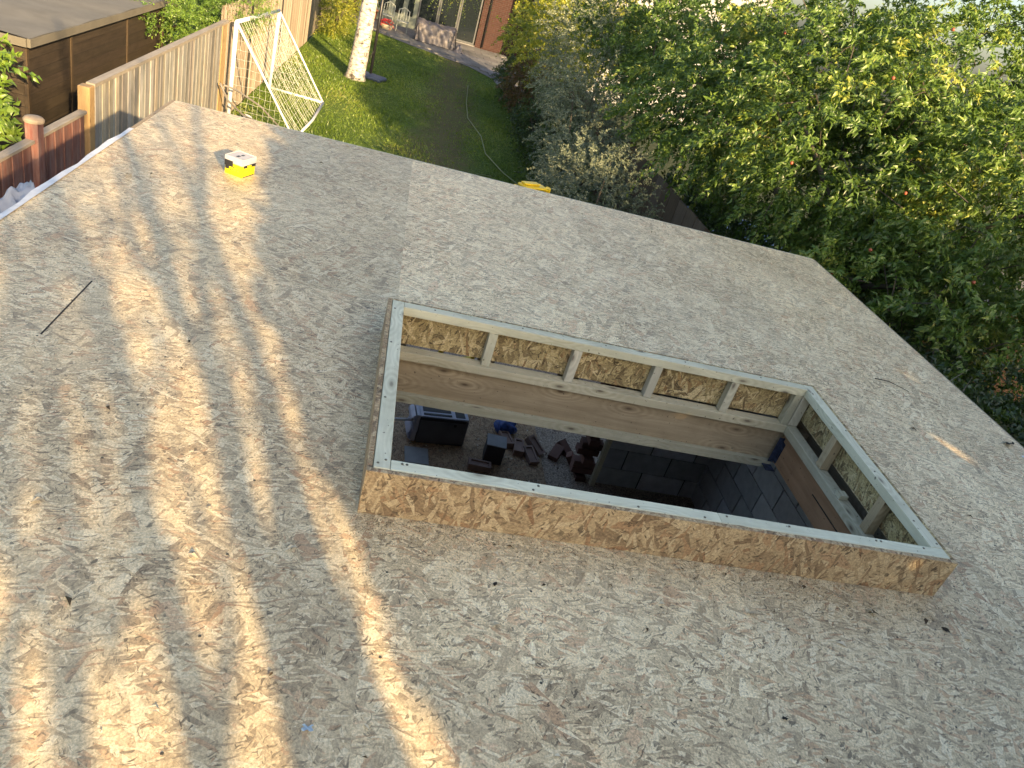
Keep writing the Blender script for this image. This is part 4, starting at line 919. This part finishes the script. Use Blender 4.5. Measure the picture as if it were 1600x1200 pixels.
for (x, y, z, rx, ry, rz_, lab) in ((3.25, 17.8, -1.75, .75, 1.5, .85, 'dark green shrub beside the worn lawn, under the russet one'), (3.2, 23.8, -1.7, .6, 1.8, .8, 'dark green shrub nearest the patio path'), (3.3, 14.6, -1.85, .8, 1.4, .8, 'dark green shrub between the two silver ones and the lawn'), (3.0, 11.9, -2.05, .7, 1.1, .6, 'low dark green shrub beside the rounded silver shrub')):
    shrub('green_shrub', lab, [((x, y, z), (rx, ry, rz_))], 520, 20, .25, .06, .03, M_dkg, (x, y, G), grp='dark green shrubs along the right border')
shrub('undergrowth_shrub', 'dark tangled shrub close against the right roof edge', [((5.0, 5.0, -1.5), (1.05, 1.9, 1.0)), ((5.3, 2.7, -1.7), (1.2, 1.6, .9)), ((6.8, 4.2, -1.3), (1.3, 1.8, 1.0))], 2200, 20, .35, .075, .04, M_dkg, (5.2, 4.5, G), detail=True, stems=7)
shrub('laurel_shrub', 'dark green shrub under the apple tree behind the far right roof corner', [((5.1, 12.0, -1.7), (.9, 1.6, .9)), ((4.9, 7.6, -1.6), (.75, 1.2, .9)), ((6.2, 6.2, -1.4), (1.1, 1.1, .9)), ((4.85, 9.6, -1.4), (.6, 1.3, .8))], 1700, 20, .3, .08, .04, M_dkg, (5.1, 7.6, G), detail=True)
shrub('fern_clump', 'bright green ferny clump low beside the wide board fence', [((3.65, 8.2, -2.1), (.35, .5, .4))], 120, 24, .3, .04, .015, M_con, (3.6, 8.2, G), stems=1)
shrub('far_hedge_shrub', 'yellowing shrub against the dark grey fence by the birch', [((-2.75, 28.8, -1.8), (.5, 2.0, .9)), ((-2.6, 32.3, -1.6), (.6, 1.2, 1.0))], 700, 18, .35, .07, .03, M_ylg, (-2.8, 29, G), mid=.4)
# bare twigs by the roof edge
bw = empty('bare_twigs', (4.6, 3.4, G), 'bare tangled twigs reaching over the dark shrub at the right', 'twigs')
mb = MB()
for i in range(26):
    p = Vector((random.uniform(4.3, 6.0), random.uniform(2.6, 5.6), random.uniform(-1.6, -.9))); d = Vector((random.uniform(-1, 1), random.uniform(-1, 1), random.uniform(-.1, .6))).normalized()
    mb.tube([p, p+d*.35+Vector((0, 0, .05)), p+d*.8+Vector((random.uniform(-.1, .1), random.uniform(-.1, .1), 0))], [.008, .006, .002], 4, False)
mb.build('twigs', plain('grey_twig', (.20, .18, .15), .8), bw, kind='stuff')
# left side greenery
cf = empty('conifer', (-4.7, 16.6, G), 'bright green conifer leaning over the left fence beside the shed', 'tree')
crown([((-3.9, 15.4, -.70), (.75, 1.0, .5)), ((-3.40, 16.3, -.85), (.6, 1.1, .38)), ((-3.95, 14.0, -.85), (.5, .7, .4)), ((-4.9, 18.5, -.2), (1.4, 1.8, .9)), ((-3.7, 17.6, -.5), (.7, .9, .45)), ((-4.4, 15.9, -1.5), (.8, 1.0, .8))], 3600, 24, .28, .05, .016, M_con, cf, gravity=.1, shell=.5, detail=False, patch=.3)
trunk_limbs(cf, (-4.7, 16.6, G), [(-4.0, 15.2, -.5), (-3.6, 16.6, -.6), (-4.6, 18.5, .2)], .1, M_bark)
shrub('leafy_climber', 'bright green leafy shrub at the near end wall of the shed', [((-3.95, 7.6, -1.35), (.33, .45, .42)), ((-4.15, 8.4, -.85), (.2, .35, .4)), ((-4.3, 7.2, -1.5), (.5, .5, .6))], 320, 18, .28, .11, .05, M_con, (-3.95, 8.3, G), detail=True, mid=.6)

# ================================================================== BEHIND THE CAMERA: what throws the shade
t0 = -4.2
def SP(s, z, dt=0.): v = e2*(t0+dt)+n2*s; return Vector((v.x, v.y, z-(-4.2+7)*math.tan(R(SUN_EL))+dt*math.tan(R(SUN_EL))))
bare = empty('bare_tree', SP(.35, 0) * 1.0, 'many stemmed bare tree standing behind the camera', 'tree'); bare.location.z = G
STEMS = {
 'A': [(.44, 0, .05), (.45, 1.8, .05), (.45, 2.48, .046), (.47, 2.59, .046), (.48, 2.76, .046), (.5, 2.86, .046), (.52, 3.0, .044), (.47, 3.09, .04), (.47, 3.23, .045), (.49, 3.33, .05), (.48, 3.4, .05), (.46, 3.5, .048), (.48, 3.63, .045), (.47, 3.74, .042), (.42, 4.3, .03), (.3, 5.2, .02)],
 'B': [(.52, 2.95, .03), (.58, 3.12, .034), (.65, 3.28, .032), (.74, 3.45, .03), (.85, 3.68, .028), (1.0, 4.04, .026), (1.2, 4.8, .018)],
 'C': [(.3, 0, .05), (.27, 1.9, .045), (.25, 2.5, .043), (.24, 2.54, .043), (.23, 2.61, .043), (.21, 2.69, .04), (.23, 2.78, .044), (.22, 2.88, .048), (.2, 3.0, .056), (.17, 3.12, .054), (.13, 3.22, .045), (.06, 3.5, .025), (-.05, 4.2, .02)],
 'D': [(.06, 0, .03), (.04, 2.1, .024), (.03, 2.57, .023), (.03, 2.63, .024), (.04, 2.69, .026), (.04, 2.77, .03), (.03, 2.87, .034), (.01, 3.01, .036), (0, 3.15, .033), (0, 3.3, .024), (.05, 3.6, .02), (.1, 4.2, .015)],
 'E': [(-.16, 0, .05), (-.13, 2.2, .035), (-.10, 2.52, .035), (-.11, 2.62, .034), (-.07, 2.72, .018), (-.11, 2.79, .042), (-.12, 2.91, .055), (-.09, 3.06, .06), (-.07, 3.2, .055), (-.12, 3.4, .035), (-.2, 4.2, .02)],
 'G': [(.63, 0, .05), (.58, 1.9, .09), (.575, 2.50, .09), (.595, 2.60, .075), (.64, 2.74, .05), (.68, 2.86, .042), (.7, 2.97, .036), (.72, 3.4, .022), (.7, 4.2, .015)],
}
for k, v in STEMS.items():
    dt = {'A': 0, 'B': .04, 'C': .1, 'D': -.1, 'E': -.05, 'G': .12}[k]
    MB().tube([SP(s, z if z > 0 else G+.88, dt) for s, z, r in v], [r for s, z, r in v], 7).build('stem' if k != 'B' else 'branch', M_bark, bare, smooth=True)
for (s0, z0, s1, z1, r) in ((.24, 2.45, .44, 2.75, .018), (.03, 2.5, -.09, 2.75, .02), (.1, 2.62, .22, 2.8, .02), (.45, 2.7, .6, 3.05, .02), (.24, 2.9, .10, 3.3, .025), (-.1, 2.95, .12, 3.4, .02), (.5, 3.0, .25, 3.5, .018), (.23, 2.72, .02, 3.05, .014), (.22, 2.85, .46, 3.15, .013), (.47, 2.6, .66, 2.8, .013), (.03, 2.6, .22, 2.9, .01), (.62, 2.5, .72, 2.75, .014), (-.1, 2.6, .03, 2.9, .015), (.5, 2.95, .36, 3.35, .012), (.2, 3.05, .3, 3.6, .012), (.36, 3.3, .38, 3.75, .02), (.47, 3.3, .6, 3.9, .014), (0, 3.2, -.12, 3.7, .014), (.74, 3.45, .68, 3.9, .012), (.03, 3.3, .25, 3.8, .01)):
    MB().tube([SP(s0, z0), SP((s0+s1)/2+.015, (z0+z1)/2), SP(s1, z1)], [r*1.3, r, r*.5], 5).build('branch', M_bark, bare)
# leaf clumps added to the tree to throw soft half shade patches
def haze_leaves(cs, name='crown'):
    B = []
    for (s, z, rs, rz_, n) in cs:
        for _ in range(n):
            B.append(SP(s+random.gauss(0, rs), z+random.gauss(0, rz_), random.uniform(-.6, .6)))
    B = np.array(B); n = len(B)
    leaves(name, B, rng.normal(size=(n, 3)), rng.normal(size=(n, 3)), rng.uniform(.03, .06, n), rng.uniform(.02, .035, n), rng.random(n), M_dkg, bare, kind='stuff', detail=False)
haze_leaves([(.12, 3.0, .045, .06, 220), (-.03, 3.04, .035, .06, 160), (.30, 3.0, .04, .10, 50), (.57, 2.75, .03, .1, 30), (.04, 3.10, .08, .07, 420), (.15, 3.2, .08, .05, 160), (.0, 2.95, .03, .05, 60), (.35, 3.55, .40, .22, 420), (.2, 3.3, .30, .12, 140), (-.15, 3.35, .10, .15, 130), (.7, 3.15, .05, .2, 120), (.33, 2.75, .03, .12, 25), (.62, 3.1, .07, .10, 130), (.62, 2.75, .06, .12, 50), (.68, 3.4, .10, .15, 110), (.3, 3.5, .18, .10, 60), (.75, 3.7, .12, .15, 130), (-.22, 3.0, .05, .2, 90), (.35, 3.05, .05, .05, 25), (.5, 4.2, .5, .3, 200), (-.3, 3.4, .12, .1, 60)])
# unseen leaf mass added to shade the right of the roof and apple tree foot
hg = empty('shade_hedge', SP(5, 0), 'tall unseen hedge added behind and right of the camera to shade the roof', 'hedge'); hg.location.z = G
def hedge():
    zl_ = G+.88
    N = 80000; s = .80+rng.random(N)*13.5; ztop = np.interp(s, [.79, .82, 1.13, 1.86, 2.6, 6, 9, 14.5], [2.6, 3.05, 3.48, 3.95, 4.05, 3.85, 3.8, 3.7])+.05*np.sin(s*9)+.06*np.sin(s*4.3+1)
    N2 = 26000; s[:N2] = .79+rng.random(N2)**1.3*3; ztop[:N2] = np.interp(s[:N2], [.8, .84, 1.13, 1.86, 2.6, 6], [2.6, 3.05, 3.48, 3.95, 4.05, 3.85])
    zl = G+.88; z = zl+(ztop-zl)*rng.random(N)**.8; dt = rng.uniform(-.35, .35, N)
    hole = (np.abs(s-2.60) < .05) & (np.abs(z-2.452) < .018); s, z, dt = s[~hole], z[~hole], dt[~hole]; n = len(s)  # gap shaped to let a sun spot reach the upstand corner
    T = math.tan(R(SUN_EL)); e_ = np.array(e2); n_ = np.array(n2)
    B = e_[None]*(t0+dt)[:, None]+n_[None]*s[:, None]; B[:, 2] = z-2.8*T+dt*T
    L = rng.uniform(.06, .11, n)+np.clip((s-.95)*.15, 0, .09)
    L = np.where((np.abs(s-2.62) < .25) & (np.abs(z-2.46) < .2), .085, L)
    leaves('foliage', B, rng.normal(size=(n, 3)), rng.normal(size=(n, 3)), L, L*.75, rng.random(n), M_dkg, hg, kind='stuff', detail=False)
    k = 5000; s = .775+rng.random(k)*.22; z = zl_+rng.random(k)*(2.86-zl_); B = e_[None]*(t0+rng.uniform(-.3, .3, k))[:, None]+n_[None]*s[:, None]; B[:, 2] = z-2.8*T
    leaves('foliage', B, rng.normal(size=(k, 3)), rng.normal(size=(k, 3)), rng.uniform(.05, .09, k), rng.uniform(.04, .07, k), rng.random(k), M_dkg, hg, kind='stuff', detail=False)
    # woody core
    for i in range(12):
        a = SP(1.5+i*1.1, G+.88); b = SP(1.5+i*1.1+random.uniform(-.2, .2), 3.4); MB().tube([a, b], [.06, .02], 6).build('stem', M_bark, hg)
hedge()
